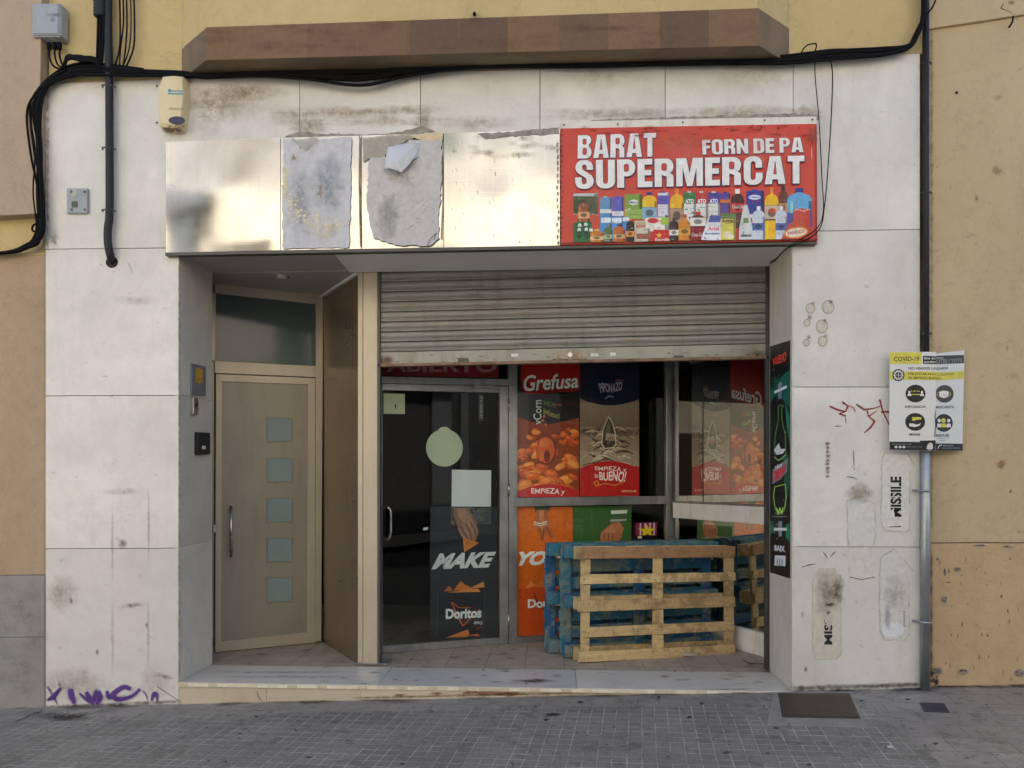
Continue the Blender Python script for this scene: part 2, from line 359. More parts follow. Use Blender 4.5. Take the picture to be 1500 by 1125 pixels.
# ground sheet: small square setts cast in tiles, smooth slabs near the wall and on the right
GROT = R(-7)
def m_pavement():
    g = G('pavement_tiles'); v0 = g.co((1, 1, 1), (0, 0, -GROT))
    wob = g.N.new('ShaderNodeVectorMath'); wob.operation = 'ADD'; nz = g.N.new('ShaderNodeTexNoise'); nz.inputs['Scale'].default_value = 1.3
    g.L.new(v0, nz.inputs['Vector']); sc = g.N.new('ShaderNodeVectorMath'); sc.operation = 'SCALE'; sc.inputs['Scale'].default_value = .03
    g.L.new(nz.outputs['Color'], sc.inputs[0]); g.L.new(v0, wob.inputs[0]); g.L.new(sc.outputs[0], wob.inputs[1]); v = wob.outputs[0]
    def brick(wd, ht, mortar, off=0.0, smooth=.2):
        b = g.N.new('ShaderNodeTexBrick'); b.offset = off; b.squash = 1; b.inputs['Scale'].default_value = 1; b.inputs['Mortar Size'].default_value = mortar
        b.inputs['Mortar Smooth'].default_value = smooth; b.inputs['Brick Width'].default_value = wd; b.inputs['Row Height'].default_value = ht
        b.inputs['Color1'].default_value = (0, 0, 0, 1); b.inputs['Color2'].default_value = (1, 1, 1, 1); b.inputs['Mortar'].default_value = (.5, .5, .5, 1)
        g.L.new(v, b.inputs['Vector']); return b
    pads = brick(.078, .078, .0052, smooth=.6); tile = brick(.312, .312, .002); slabs = brick(.30, .20, .004, .5)
    tone = g.mix(tile.outputs['Color'], (.145, .134, .118), (.235, .217, .19))
    tone = g.mix(g.math('MULTIPLY', pads.outputs['Color'], .25), tone, (.25, .235, .21))
    tone = g.mix(g.val(g.noise(v, 1.1, 6, .65), .35, .7), tone, g.mix(.45, tone, (.25, .233, .21)))
    wear = g.val(g.noise(v, 6, 6, .7), .36, .62)
    joint = g.math('MULTIPLY', pads.outputs['Fac'], g.math('ADD', g.math('MULTIPLY', wear, .85), .08))
    c1 = g.mix(joint, tone, (.56, .54, .50))
    c2 = g.mix(slabs.outputs['Color'], (.29, .262, .225), (.36, .327, .285))
    c2 = g.mix(g.val(g.noise(v, 1.4, 6, .65), .35, .7), c2, (.22, .205, .19))
    c2 = g.mix(g.math('MULTIPLY', slabs.outputs['Fac'], g.math('MULTIPLY', wear, .6)), c2, (.10, .092, .085))
    c2 = g.mix(g.math('MULTIPLY', g.val(g.noise(g.co(), 5, 7, .75), .42, .62), .4), c2, (.15, .14, .13))
    # where the smooth slabs lie: strip along the wall and everything right of the drain
    sx = g.N.new('ShaderNodeSeparateXYZ'); g.L.new(g.tc.outputs['Object'], sx.inputs[0])
    edge = g.math('MULTIPLY', g.noise(g.co(), 3.5, 3, .6), .16)
    strip = g.math('GREATER_THAN', g.math('ADD', sx.outputs[1], edge), -.17)
    rt = g.math('GREATER_THAN', g.math('ADD', g.math('ADD', sx.outputs[0], g.math('MULTIPLY', sx.outputs[1], -.0)), g.math('MULTIPLY', edge, .3)), 1.98)
    msk = g.math('MAXIMUM', strip, rt)
    c = g.mix(msk, c1, c2)
    c = g.mix(g.math('MULTIPLY', g.val(g.noise(g.co(), 9, 8, .75), .52, .62), .5), c, (.06, .056, .052))
    c = g.mix(g.math('MULTIPLY', g.val(g.noise(g.co(), 70, 4, .7), .55, .66), .4), c, (.32, .30, .275))
    c = g.mix(g.math('MULTIPLY', g.val(g.noise(g.co(), 48, 5, .7), .56, .66), .5), c, (.06, .056, .052))
    vo = g.N.new('ShaderNodeTexVoronoi'); vo.inputs['Scale'].default_value = 3.3; g.L.new(g.co(), vo.inputs['Vector'])
    gum = g.ramp(vo.outputs['Distance'], [(0, (1, 1, 1)), (.03, (1, 1, 1)), (.06, (0, 0, 0)), (1, (0, 0, 0))])
    c = g.mix(g.math('MULTIPLY', gum, .75), c, (.035, .034, .035))
    g.base(c).rough(g.math('ADD', g.math('MULTIPLY', g.noise(v, 5, 4, .6), .3), .45))
    h = g.math('SUBTRACT', g.math('MULTIPLY', g.noise(v, 45, 4, .6), .25), g.mix(msk, pads.outputs['Fac'], slabs.outputs['Fac']))
    g.bump(h, .9, .009); return g.m
M['pavement'] = m_pavement()
M['asphalt'] = m_plain('asphalt', (.055, .055, .057), .85, var=.25, scale=3, bump=.4)

# ------------------------------------------------------------------ flat graphics (print, film, sprayed paint)
def wob(pts, amp, step=6, r=rnd):
    out = []; n = len(pts)
    for i in range(n):
        a, b = pts[i], pts[(i + 1) % n]; L = math.hypot(b[0] - a[0], b[1] - a[1]); k = max(1, int(L / step))
        for j in range(k):
            t = j / k; q = 0 if (j == 0) else 1
            out.append((a[0] + (b[0] - a[0]) * t + r.uniform(-amp, amp) * q, a[1] + (b[1] - a[1]) * t + r.uniform(-amp, amp) * q))
    return out
def ell(cx, cy, rx, ry, n=20, a0=0, a1=360, rot=0):
    o = []; c, s = math.cos(R(rot)), math.sin(R(rot))
    for i in range(n):
        a = R(a0 + (a1 - a0) * i / (n if a1 - a0 == 360 else n - 1)); x, y = rx * math.cos(a), ry * math.sin(a)
        o.append((cx + x * c - y * s, cy + x * s + y * c))
    return o
def thick(pts, wd, closed=False):
    """stroke: list of quads along a pixel polyline; wd may vary per point"""
    q = []; n = len(pts)
    for i in range(n - 1):
        (x0, y0), (x1, y1) = pts[i], pts[i + 1]; L = math.hypot(x1 - x0, y1 - y0) or 1; nx, ny = -(y1 - y0) / L, (x1 - x0) / L
        a = (wd[i] if isinstance(wd, (list, tuple)) else wd) / 2; b = (wd[i + 1] if isinstance(wd, (list, tuple)) else wd) / 2
        ex, ey = (x1 - x0) / L * b * .6, (y1 - y0) / L * b * .6
        q.append([(x0 + nx * a, y0 + ny * a), (x1 + nx * b + ex, y1 + ny * b + ey), (x1 - nx * b + ex, y1 - ny * b + ey), (x0 - nx * a, y0 - ny * a)])
    return q
class Art:
    def __init__(s, plane, base=.001, step=.000015, gain=1.0):
        s.pl = plane; s.off = base; s.st = step; s.v = []; s.f = []; s.c = []; s.gain = gain
    def _add(s, pts3, faces, cols):
        k = len(s.v); s.v += pts3; s.c += cols; s.f += [[k + i for i in f] for f in faces]; s.off += s.st
    def poly(s, pts, col, alpha=1.0, col2=None):
        """col2: second colour reached at the lower end"""
        P = [s.pl.at(x, y, s.off) for x, y in pts]
        a = lin(col)
        if col2:
            b = lin(col2); y0 = min(p[1] for p in pts); y1 = max(p[1] for p in pts)
            cs = [tuple((a[i] + (b[i] - a[i]) * (p[1] - y0) / max(1e-6, y1 - y0)) * s.gain for i in range(3)) + (alpha,) for p in pts]
        else: cs = [tuple(x * s.gain for x in a) + (alpha,)] * len(P)
        s._add(P, [list(range(len(P)))], cs); return s
    def rect(s, x0, y0, x1, y1, col, alpha=1.0, col2=None): return s.poly([(x0, y0), (x1, y0), (x1, y1), (x0, y1)], col, alpha, col2)
    def ell(s, cx, cy, rx, ry, col, alpha=1.0, rot=0, n=20, a0=0, a1=360, col2=None): return s.poly(ell(cx, cy, rx, ry, n, a0, a1, rot), col, alpha, col2)
    def stroke(s, pts, wd, col, alpha=1.0):
        for q in thick(pts, wd): s.poly(q, col, alpha)
        return s
    def soft(s, cx, cy, rx, ry, col, alpha=1.0, n=22, core=.35, jag=.18, rot=0):
        a = tuple(x * s.gain for x in lin(col)); c_, s_ = math.cos(R(rot)), math.sin(R(rot)); P = [s.pl.at(cx, cy, s.off)]; cs = [a + (alpha,)]
        for ring, al in ((core, alpha * .85), (1.0, 0.0)):
            for i in range(n):
                t = i * 2 * math.pi / n; k = ring * (1 + rnd.uniform(-jag, jag)); x, y = rx * k * math.cos(t), ry * k * math.sin(t)
                P.append(s.pl.at(cx + x * c_ - y * s_, cy + x * s_ + y * c_, s.off)); cs.append(a + (al,))
        fs = [[0, 1 + i, 1 + (i + 1) % n] for i in range(n)] + [[1 + i, 1 + n + i, 1 + n + (i + 1) % n, 1 + (i + 1) % n] for i in range(n)]
        s._add(P, fs, cs); return s
    def text(s, string, quad, col, bold=0.0, alpha=1.0, shear=0.0, wave=None):
        """quad: pixel corners TL, TR, BR, BL of the inked box"""
        cu = bpy.data.curves.new('t', 'FONT'); cu.body = string; cu.size = 1; cu.offset = bold; cu.resolution_u = 3; cu.shear = shear; cu.fill_mode = 'FRONT'
        ob = bpy.data.objects.new('t', cu); C.objects.link(ob); dg = bpy.context.evaluated_depsgraph_get(); me = bpy.data.meshes.new_from_object(ob.evaluated_get(dg))
        xs = [v.co.x for v in me.vertices]; ys = [v.co.y for v in me.vertices]; x0, x1, y0, y1 = min(xs), max(xs), min(ys), max(ys)
        TL, TR, BR, BL = quad; P = []
        for v in me.vertices:
            u = (v.co.x - x0) / (x1 - x0); t = (v.co.y - y0) / (y1 - y0)
            bx, by = BL[0] + (BR[0] - BL[0]) * u, BL[1] + (BR[1] - BL[1]) * u; tx, ty = TL[0] + (TR[0] - TL[0]) * u, TL[1] + (TR[1] - TL[1]) * u
            px, py = bx + (tx - bx) * t, by + (ty - by) * t
            if wave: py += wave * math.sin(u * 9)
            P.append(s.pl.at(px, py, s.off))
        s._add(P, [list(p.vertices) for p in me.polygons], [tuple(x * s.gain for x in lin(col)) + (alpha,)] * len(P))
        bpy.data.objects.remove(ob); bpy.data.curves.remove(cu); bpy.data.meshes.remove(me); return s
    def box_text(s, string, x0, y0, x1, y1, col, bold=0.0, alpha=1.0, shear=0.0): return s.text(string, [(x0, y0), (x1, y0), (x1, y1), (x0, y1)], col, bold, alpha, shear)
    def build(s, name, parent=None, mat='print', label=None):
        me = bpy.data.meshes.new(name); me.from_pydata(s.v, [], s.f); at = me.color_attributes.new('Col', 'FLOAT_COLOR', 'POINT')
        for i, c in enumerate(s.c): at.data[i].color = c
        me.update(); o = link(name, me, M[mat], parent)
        if label: o['label'] = label
        return o
def rot90(x0, y0, x1, y1):      # quad for text that reads from bottom to top
    return [(x0, y1), (x0, y0), (x1, y0), (x1, y1)]

# ================================================================== GROUND
GZ = lambda x: -.060 + .0365 * x           # the street climbs to the right
def sheet(name, x0, x1, y0, y1, dz, mat, nx=40, ny=8):
    me = bpy.data.meshes.new(name); vs = [(x0 + (x1 - x0) * i / nx, y0 + (y1 - y0) * j / ny, 0) for j in range(ny + 1) for i in range(nx + 1)]
    vs = [(x, y, GZ(x) + dz + .012 * min(0, y)) for x, y, z in vs]
    fs = [(j * (nx + 1) + i, j * (nx + 1) + i + 1, (j + 1) * (nx + 1) + i + 1, (j + 1) * (nx + 1) + i) for j in range(ny) for i in range(nx)]
    me.from_pydata(vs, [], fs); o = link(name, me, mat); o['kind'] = 'structure'; return o
sheet('road', -60, 60, -90, 60, -.17, M['asphalt'])
sheet('pavement', -30, 30, -3.6, .02, 0, M['pavement'])
kb = MB()
for i in range(60):
    x = -30 + i; z = GZ(x) - .043; z1 = GZ(x + 1) - .043
    kb.hexa([(x + .004, -3.75, z - .14), (x + .996, -3.75, z1 - .14), (x + .996, -3.75, z1), (x + .004, -3.75, z)], [(x + .004, -3.603, z - .14), (x + .996, -3.603, z1 - .14), (x + .996, -3.603, z1), (x + .004, -3.603, z)], .012)
k = kb.build('kerb', M['grey_stone']); k['kind'] = 'structure'
sheet('far_pavement', -30, 30, -9.3, -7.2, -.06, M['pavement'])

# cracked cement and dirt on the pavement
gpl = Plane((0, 0, GZ(0)), Vector((-.0365, -.012, 1)))
ga = Art(gpl, .002)
for x0, y0, x1, y1, wv in ((25, 1057, 58, 1043, 2), (45, 1047, 75, 1047, 1.2), (55, 1046, 62, 1040, 1.5), (85, 1053, 100, 1043, 2), (80, 1052, 118, 1050, 1.6), (100, 1049, 128, 1043, 1.3), (112, 1052, 130, 1044, 1), (75, 1058, 95, 1054, 1), (20, 1037, 45, 1037, 1), (118, 1050, 150, 1041, .8)):
    n = 6; pts = [(x0 + (x1 - x0) * i / n + rnd.uniform(-1.5, 1.5), y0 + (y1 - y0) * i / n + rnd.uniform(-1, 1)) for i in range(n + 1)]
    ga.stroke(pts, [wv * rnd.uniform(.3, 1) for _ in pts], (38, 34, 30), .8)
ga.soft(95, 1051, 45, 7, (50, 42, 34), .6); ga.soft(60, 1046, 35, 6, (130, 128, 128), .45)
for (x, y, a, b) in ((810, 1047, 16, 4), (800, 1055, 6, 2.5), (1010, 1051, 6, 3), (1065, 1103, 10, 3.5), (1370, 1090, 6, 3), (1355, 1093, 4, 2.5), (1137, 1067, 6, 3), (452, 1110, 8, 3), (850, 1029, 7, 2.5), (1028, 1031, 6, 3), (965, 1022, 4, 4), (1125, 1104, 6, 2), (375, 1050, 4, 2), (352, 1075, 5, 2), (1330, 1025, 6, 2), (1262, 1027, 6, 2), (590, 1120, 6, 2), (1185, 1121, 6, 2.5)):
    ga.soft(x, y, a * .8, b * .75, (30, 30, 32), .75, core=.6, jag=.4)
ga.poly(wob([(1299, 1093), (1308, 1093), (1309, 1096), (1301, 1096)], .4, 2), (205, 205, 205))
for i in range(150):
    ga.soft(rnd.uniform(0, 1500), rnd.uniform(1025, 1123), rnd.uniform(1, 3.5), rnd.uniform(.6, 1.5), rnd.choice([(30, 30, 32), (45, 42, 40), (150, 148, 146)]), rnd.uniform(.3, .8))
for i in range(26):
    x = rnd.uniform(70, 1500); ga.soft(x, 1036 - (x - 0) * .022 + rnd.uniform(0, 4), rnd.uniform(20, 50), rnd.uniform(2, 5), (40, 36, 32), .4)
st = ga.build('pavement_stains', None, 'paint'); st['kind'] = 'structure'

# manhole cover with its frame
def ground_quad(pts, off): return [gpl.at(x, y, off) for x, y in pts]
mh = thing('drain_cover', 'brown ribbed rectangular metal drain cover set in a cement rim below the right marble pier', 'drain cover', gpl.at(1195, 1035))
MB().slab(ground_quad([(1122, 1062), (1270, 1066), (1247, 1012), (1133, 1015)], .004), gpl.n * -.03, .003).build('cement_rim', m_plain('cement_rim', (.25, .235, .21), .9, var=.2), mh)
rim = [(1146, 1052), (1261, 1054), (1244, 1017), (1140, 1017)]
MB().slab(ground_quad(rim, .008), gpl.n * -.03, .002).build('cover_plate', m_plain('rusty_iron', (.075, .06, .048), .6, .5, var=.3, scale=20), mh)
rb = MB()
for i in range(1, 34):
    t = i / 34; a = (rim[0][0] + (rim[1][0] - rim[0][0]) * t, rim[0][1] + (rim[1][1] - rim[0][1]) * t - 1.5); b = (rim[3][0] + (rim[2][0] - rim[3][0]) * t, rim[3][1] + (rim[2][1] - rim[3][1]) * t + 1.2)
    A, B = gpl.at(*a), gpl.at(*b); dx = Vector((.0045, 0, 0)); rb.slab([A - dx, A + dx, B + dx, B - dx], gpl.n * -.0, 0) if False else rb.hexa([A - dx + gpl.n * .012, A + dx + gpl.n * .012, B + dx + gpl.n * .012, B - dx + gpl.n * .012], [A - dx + gpl.n * .006, A + dx + gpl.n * .006, B + dx + gpl.n * .006, B - dx + gpl.n * .006])
rb.build('rib', m_plain('rusty_ribs', (.11, .085, .065), .55, .5, var=.3, scale=20), mh, split=True)
o = MB().slab(ground_quad([(1354, 1043), (1391, 1044), (1383, 1031), (1347, 1030)], .006), gpl.n * -.02, .002).build('water_meter_cover', m_plain('blue_grey_iron', (.045, .05, .075), .5, .4), None)
setp(o, 'small dark blue grey square meter cover in the pavement below the ochre wall', 'access cover')

# ================================================================== SHOP BUILDING
XL, XR = -2.600, 1.610; JD = .52                    # opening edges and depth of the jambs
bld = thing('shop_building', 'shop building with white marble clad ground floor and yellow rendered wall above', 'building', (0, 0, 0))
def quad(y, *pts): return [W(px, py, y) for px, py in pts]
# joints in photo pixels on the wall plane: slabs as separate pieces, 2 mm apart
def marble_slab(pts, mat='marble', th=.03, label=None, bev=.0015, y=0.0):
    cx = sum(p[0] for p in pts) / len(pts); cy = sum(p[1] for p in pts) / len(pts)
    q = []
    for (x, yy) in pts: q.append((x + (.45 if x < cx else -.45), yy + (.45 if yy < cy else -.45)))
    return MB().prism(quad(y, *q), (0, th, 0), bev).build('marble_slab', M[mat], bld, label)
topL = lambda x: 122 - (x - 66) * (44 / 1283)       # upper edge of the cladding
SL = [
    [(66, 365), (66, 137), (72, 126), (84, 121.5), (240, topL(240)), (439, topL(439)), (439, 215), (255, 215), (255, 363)],
    [(439, topL(439)), (616, topL(616)), (616, 215), (439, 215)], [(616, topL(616)), (791, topL(791)), (791, 215), (616, 215)],
    [(791, topL(791)), (974.5, topL(974.5)), (974.5, 200), (791, 215)], [(974.5, topL(974.5)), (1162, topL(1162)), (1162, 200), (974.5, 200)],
    [(1162, topL(1162)), (1348, 78), (1348, 336), (1162, 339)],
    [(66, 365), (262, 363), (262, 579), (66, 580)], [(66, 580), (262, 579), (262, 803), (66, 804)], [(66, 804), (262, 803), (262, 1060), (66, 1068)],
    [(1162, 339), (1348, 336), (1348, 567), (1162, 567)], [(1162, 567), (1348, 567), (1348, 801.5), (1162, 801)], [(1162, 801), (1348, 801.5), (1349, 1030), (1162, 1035)]]
for s_ in SL: marble_slab(s_)
# masonry behind the cladding (mortar in the joints) and the yellow wall above
wl = W(70, 100).x; wr = W(1352, 100).x; H = 10.6
bk = MB(); bk.box(wl + .01, XL - .012, .028, JD, -.6, 3.2); bk.box(XR + .012, wr - .01, .028, JD, -.6, 3.2); bk.box(wl + .01, wr - .01, .028, .50, 3.06, 4.1)
bk.build('masonry', M['mortar'], bld, split=True)
# reveals: marble returning into the opening
def reveal(x, side, cuts):
    for a, b in zip(cuts[:-1], cuts[1:]):
        MB().box(min(x, x + .03 * side), max(x, x + .03 * side), .004, JD, b + .001, a - .001, .001).build('marble_slab', M['marble_reveal'], bld, 'grey marble slab lining the side of the opening')
reveal(XL - .0, -1, [3.2, 2.01, .945, -.2]); reveal(XR + .0, 1, [3.2, -.05])
# upper walls
uy = MB(); z0 = W(700, 100).z
pt = [W(70, 121), W(1349, 77)]
uy.hexa([(wl, .012, pt[0].z), (wr, .012, pt[1].z), (wr, .012, H), (wl, .012, H)], [(wl, .5, pt[0].z), (wr, .5, pt[1].z), (wr, .5, H), (wl, .5, H)])
uy.build('upper_wall', M['yellow'], bld)
# edge strip of old render left of the first slab
MB().slab([W(62, 365, .01), W(66.5, 365, .01), W(66.5, 115, .01), W(62, 115, .01)], (0, .05, 0)).build('wall_edge', M['orange'], bld)
# bay and its brown tiled ledge
bd = -.22
BL0, BL1, BR1, BR0 = W(265, 90, 0).x, W(302, 90, bd).x, W(1112, 60, bd).x, W(1157, 60, 0).x
bz = lambda x: W(302, 88, bd).z + (W(1112, 67, bd).z - W(302, 88, bd).z) * (x - BL1) / (BR1 - BL1)
tz = lambda x: W(302, 40, bd).z + (W(1112, 12, bd).z - W(302, 40, bd).z) * (x - BL1) / (BR1 - BL1)
pl_ = [(BL0, .011), (BL1, bd), (BR1, bd), (BR0, .011)]
bm = MB(); bm.hexa([Vector((x, y, bz(x))) for x, y in pl_], [Vector((x, y, tz(x))) for x, y in pl_], .003)
led = bm.build('bay_ledge', M['brown_tile'], bld, 'brown tiled ledge under the bay')
# joints of ledge tiles
jt = Art(PY(bd), .0015, 0)
jt2 = Art(PY(bd), .0008, 0)
for x in (374, 449, 523, 599, 672, 745, 818, 893, 966, 1040):
    t = (x - 302) / 810; jt.poly([(x - .5, 40 - 28 * t), (x + .5, 40 - 28 * t), (x + .5, 88 - 21 * t), (x - .5, 88 - 21 * t)], (132, 100, 78), 1)
for i in range(11):
    t0 = i / 11; t1 = (i + 1) / 11; g_ = rnd.choice([(124, 96, 70), (110, 86, 63), (118, 90, 65), (104, 80, 60), (124, 94, 64)])
    jt.poly([(302 + 810 * t0, 40 - 28 * t0), (302 + 810 * t1, 40 - 28 * t1), (302 + 810 * t1, 88 - 21 * t1), (302 + 810 * t0, 88 - 21 * t0)], g_, 1) if False else jt2.poly([(302 + 810 * t0, 40 - 28 * t0), (302 + 810 * t1, 40 - 28 * t1), (302 + 810 * t1, 88 - 21 * t1), (302 + 810 * t0, 88 - 21 * t0)], g_, 1)
for i in range(40): jt.soft(rnd.uniform(305, 1105), rnd.uniform(30, 74), rnd.uniform(6, 40), rnd.uniform(3, 12), rnd.choice([(96, 66, 48), (146, 108, 80), (110, 72, 66)]), rnd.uniform(.08, .22))
jt2.build('ledge_tiles', bld, 'paint'); jt.build('tile_joints', bld, 'paint')
ins = .012
bp = [(BL0 + .012, .0), (BL1 + .01, bd + ins), (BR1 - .01, bd + ins), (BR0 - .012, .0)]
bm = MB(); bm.hexa([Vector((x, y, tz(x) - .01)) for x, y in bp], [Vector((x, y, H - .4)) for x, y in bp]); bm.build('bay_wall', M['yellow'], bld)
MB().tube([W(695, 20, bd + .01), W(695, 21, bd - .07)], .011, 10).build('drip_pipe', M['cable'], bld)
# ceiling over the recess
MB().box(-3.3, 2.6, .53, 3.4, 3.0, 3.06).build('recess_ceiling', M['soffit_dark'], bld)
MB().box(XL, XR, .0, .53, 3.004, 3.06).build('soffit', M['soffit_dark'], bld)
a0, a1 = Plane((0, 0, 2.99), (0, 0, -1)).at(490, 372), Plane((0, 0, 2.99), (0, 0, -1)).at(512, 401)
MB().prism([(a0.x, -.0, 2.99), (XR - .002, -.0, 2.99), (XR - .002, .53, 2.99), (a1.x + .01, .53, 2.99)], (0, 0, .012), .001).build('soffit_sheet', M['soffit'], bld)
# recess floor, step slab, riser
SH = Plane((0, 0, 0), (0, 0, 1))
MB().box(-3.2, 2.6, .475, 3.2, -.08, -.006).build('recess_floor', M['floor_in'], bld)
xs = [XL + .001, W(553, 1004).x, W(845, 1008).x, XR - .001]
for a, b in zip(xs[:-1], xs[1:]): MB().box(a + .0008, b - .0008, -.012, .47, -.03, 0, .003, 2).build('step_slab', M['marble_step'], bld)
we = Art(PY(-.012), .0008)
we.pl = PY(-.0125)
zf = [W(x, 1003, -.0125) for x in (264, 1160)]
for i in range(60):
    xa = XL + .004 + i * (XR - XL - .008) / 60; xb = xa + (XR - XL - .008) / 60; k_ = len(we.v); zt_ = -.003 - rnd.uniform(0, .003); we.v += [Vector((xa, -.0128, -.028)), Vector((xb, -.0128, -.028)), Vector((xb, -.0128, zt_)), Vector((xa, -.0128, zt_))]; c_ = lin(rnd.choice([(226, 216, 190), (218, 206, 178), (205, 190, 160), (230, 222, 200)])); we.c += [c_ + (1,)] * 4; we.f.append([k_, k_ + 1, k_ + 2, k_ + 3])
we.build('worn_edge', bld, 'paint')
rx = [XL + .001, W(390, 1020).x, W(528, 1020).x, W(770, 1020).x, XR]
for a, b in zip(rx[:-1], rx[1:]): MB().box(a + .0008, b - .0008, .0, .03, -.4, -.032, .001).build('riser', M['marble_riser'], bld)
# dark shell of the shop
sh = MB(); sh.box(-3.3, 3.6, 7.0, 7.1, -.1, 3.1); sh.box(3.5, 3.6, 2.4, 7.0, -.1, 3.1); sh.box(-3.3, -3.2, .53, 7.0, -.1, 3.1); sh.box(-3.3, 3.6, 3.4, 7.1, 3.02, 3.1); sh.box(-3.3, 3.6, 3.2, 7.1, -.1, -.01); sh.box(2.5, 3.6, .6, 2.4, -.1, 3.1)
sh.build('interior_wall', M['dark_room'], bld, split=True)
# body of the building (roof and side walls) so that it shades the street
sh = MB(); sh.box(wl, wr, .5, 9.0, 4.0, H - .01); sh.build('upper_storeys', M['yellow'], bld)

# wear on the marble
ma = Art(FR, .0012)
for i in range(60):       # spots and smudges on both piers
    x = rnd.choice([rnd.uniform(75, 255), rnd.uniform(1170, 1340)]); y = rnd.uniform(380, 1000)
    ma.soft(x, y, rnd.uniform(1.5, 7), rnd.uniform(1, 3.5), rnd.choice([(150, 142, 128), (170, 160, 145), (130, 124, 116)]), rnd.uniform(.06, .2), rot=rnd.uniform(-40, 40), jag=.4)
for (x, y, a, b, al) in ((330, 150, 60, 22, .45), (300, 160, 25, 35, .3), (365, 135, 60, 10, .5), (520, 165, 90, 7, .55), (600, 160, 60, 5, .5), (430, 172, 40, 12, .35), (700, 180, 60, 8, .35), (455, 185, 30, 10, .5), (620, 180, 14, 14, .5), (560, 178, 90, 6, .4), (900, 168, 110, 8, .45), (1080, 165, 90, 8, .5), (1180, 168, 25, 10, .6), (1100, 110, 60, 20, .2), (880, 110, 70, 16, .2)):
    ma.soft(x, y, a * 1.15, b * 1.5, (160, 132, 94), al * .75, core=.2)
for (x, y, a, b, al) in ((218, 770, 2.5, 60, .3), (165, 800, 2.5, 70, .22), (217, 930, 2.5, 60, .22), (165, 930, 3, 60, .2), (200, 440, 40, 8, .15), (90, 870, 25, 30, .3), (180, 720, 30, 6, .25), (110, 1000, 60, 25, .25), (230, 1000, 30, 25, .2)):
    ma.soft(x, y, a, b, (150, 138, 108), al)
ma.soft(192, 887, 24, 4, (150, 136, 115), .45, rot=-8, jag=.5); ma.soft(240, 990, 16, 4, (130, 118, 98), .4, rot=14, jag=.5); ma.soft(180, 797, 8, 8, (135, 128, 118), .5)
ma.stroke([(188, 385), (195, 400)], 1, (120, 110, 95), .4)
for (x, y) in ((230, 126), (230, 180)): ma.ell(x, y, 1.6, 1.6, (60, 50, 45))
# glue rings on the right pier
for (x, y, r_) in ((1187, 452, 7), (1213, 450, 9), (1204, 478, 9), (1182, 473, 5), (1205, 500, 7), (1181, 502, 5)):
    ma.poly(wob(ell(x, y, r_, r_ * 1.15, 14), .9, 3), (176, 166, 146), 1); ma.poly(wob(ell(x, y, r_ - 1.4, (r_ - 1.4) * 1.15, 12), .6, 3), (208, 202, 188), 1)
    ma.soft(x + 4, y - 8, 4, 4, (110, 100, 85), .5, jag=.5)
# cleaned and repainted patches
def patch(pts, c, al, edge=(196, 192, 180)):
    ma.poly(wob(pts, 1.2, 7), edge, 1); ma.poly(wob([(x + (1.2 if x < sum(p[0] for p in pts) / len(pts) else -1.2), y + (1.2 if y < sum(p[1] for p in pts) / len(pts) else -1.2)) for x, y in pts], .8, 7), c, al)
patch([(1291, 672), (1296, 662), (1330, 664), (1340, 680), (1333, 690), (1333, 775), (1328, 780), (1295, 778), (1290, 765)], (222, 220, 214), 1)
patch([(1240, 732), (1262, 726), (1282, 738), (1282, 790), (1279, 801), (1242, 801)], (219, 217, 211), 1)
ma.soft(1258, 722, 22, 16, (165, 152, 130), .55)
patch([(1190, 850), (1200, 832), (1222, 832), (1236, 850), (1232, 870), (1232, 960), (1226, 966), (1194, 966), (1190, 950)], (210, 203, 188), 1)
ma.soft(1212, 868, 24, 34, (120, 107, 86), .42, jag=.3, core=.2); ma.soft(1227, 864, 9, 24, (95, 83, 64), .5, jag=.3, core=.2)
patch([(1288, 842), (1290, 815), (1310, 803), (1330, 826), (1338, 836), (1332, 850), (1332, 930), (1325, 939), (1296, 938), (1288, 925)], (215, 213, 208), 1)
ma.soft(1310, 870, 20, 34, (170, 165, 154), .25); ma.poly(wob(ell(1308, 922, 17, 11, 12), 2, 3), (226, 228, 232), 1); ma.soft(1300, 905, 6, 22, (120, 125, 150), .4)
ma.poly(wob([(1242, 802), (1282, 802), (1280, 846), (1260, 849), (1244, 845)], 1, 6), (217, 214, 206), 1); ma.stroke([(1244, 845), (1262, 849), (1281, 845)], 1.4, (135, 125, 105), .6)
for i in range(9):        # vertical rust writing, worn
    y = 650 + i * 6; ma.soft(1212, y, 3.5, 3.2, (130, 92, 55), .75, jag=.6)
for (a, b) in (((1174, 831), (1195, 826)), ((1205, 808), (1212, 818)), ((1224, 808), (1216, 816)), ((1222, 625), (1232, 625)), ((1240, 698), (1256, 702)), ((1250, 660), (1251, 690))): ma.stroke([a, ((a[0] + b[0]) / 2, (a[1] + b[1]) / 2 - 1), b], [.8, 1.6, .6], (70, 62, 55), .7)
for (x, y) in ((1251, 684), (1267, 694), (1255, 687)): ma.soft(x, y, 3, 3, (235, 235, 232), .9, jag=.6)
for i in range(14): ma.soft(1170 + i * 13, 1008 - i * .4, 14, 5, (90, 80, 60), .5)
for i in range(16): ma.soft(70 + i * 12.5, 1036 - i * .55, 12, 4, (95, 82, 62), .5)
for y in range(400, 1000, 22): ma.soft(1349, y, 3, 16, (120, 110, 90), .35); ma.soft(263, y, 2.5, 18, (125, 108, 70), .4)
for y in range(140, 360, 18): ma.soft(70, y, 4, 12, (165, 140, 110), .35, jag=.5)
ma.soft(80, 350, 8, 14, (120, 115, 110), .35, jag=.5)
ma.stroke([(230, 1005), (245, 1015), (262, 1026)], 1, (110, 90, 60), .7)
for (x, y) in ((88, 1002), (143, 955), (105, 880), (215, 915), (1175, 900), (1180, 980)): ma.soft(x, y, 3, 5, (120, 112, 95), .5)
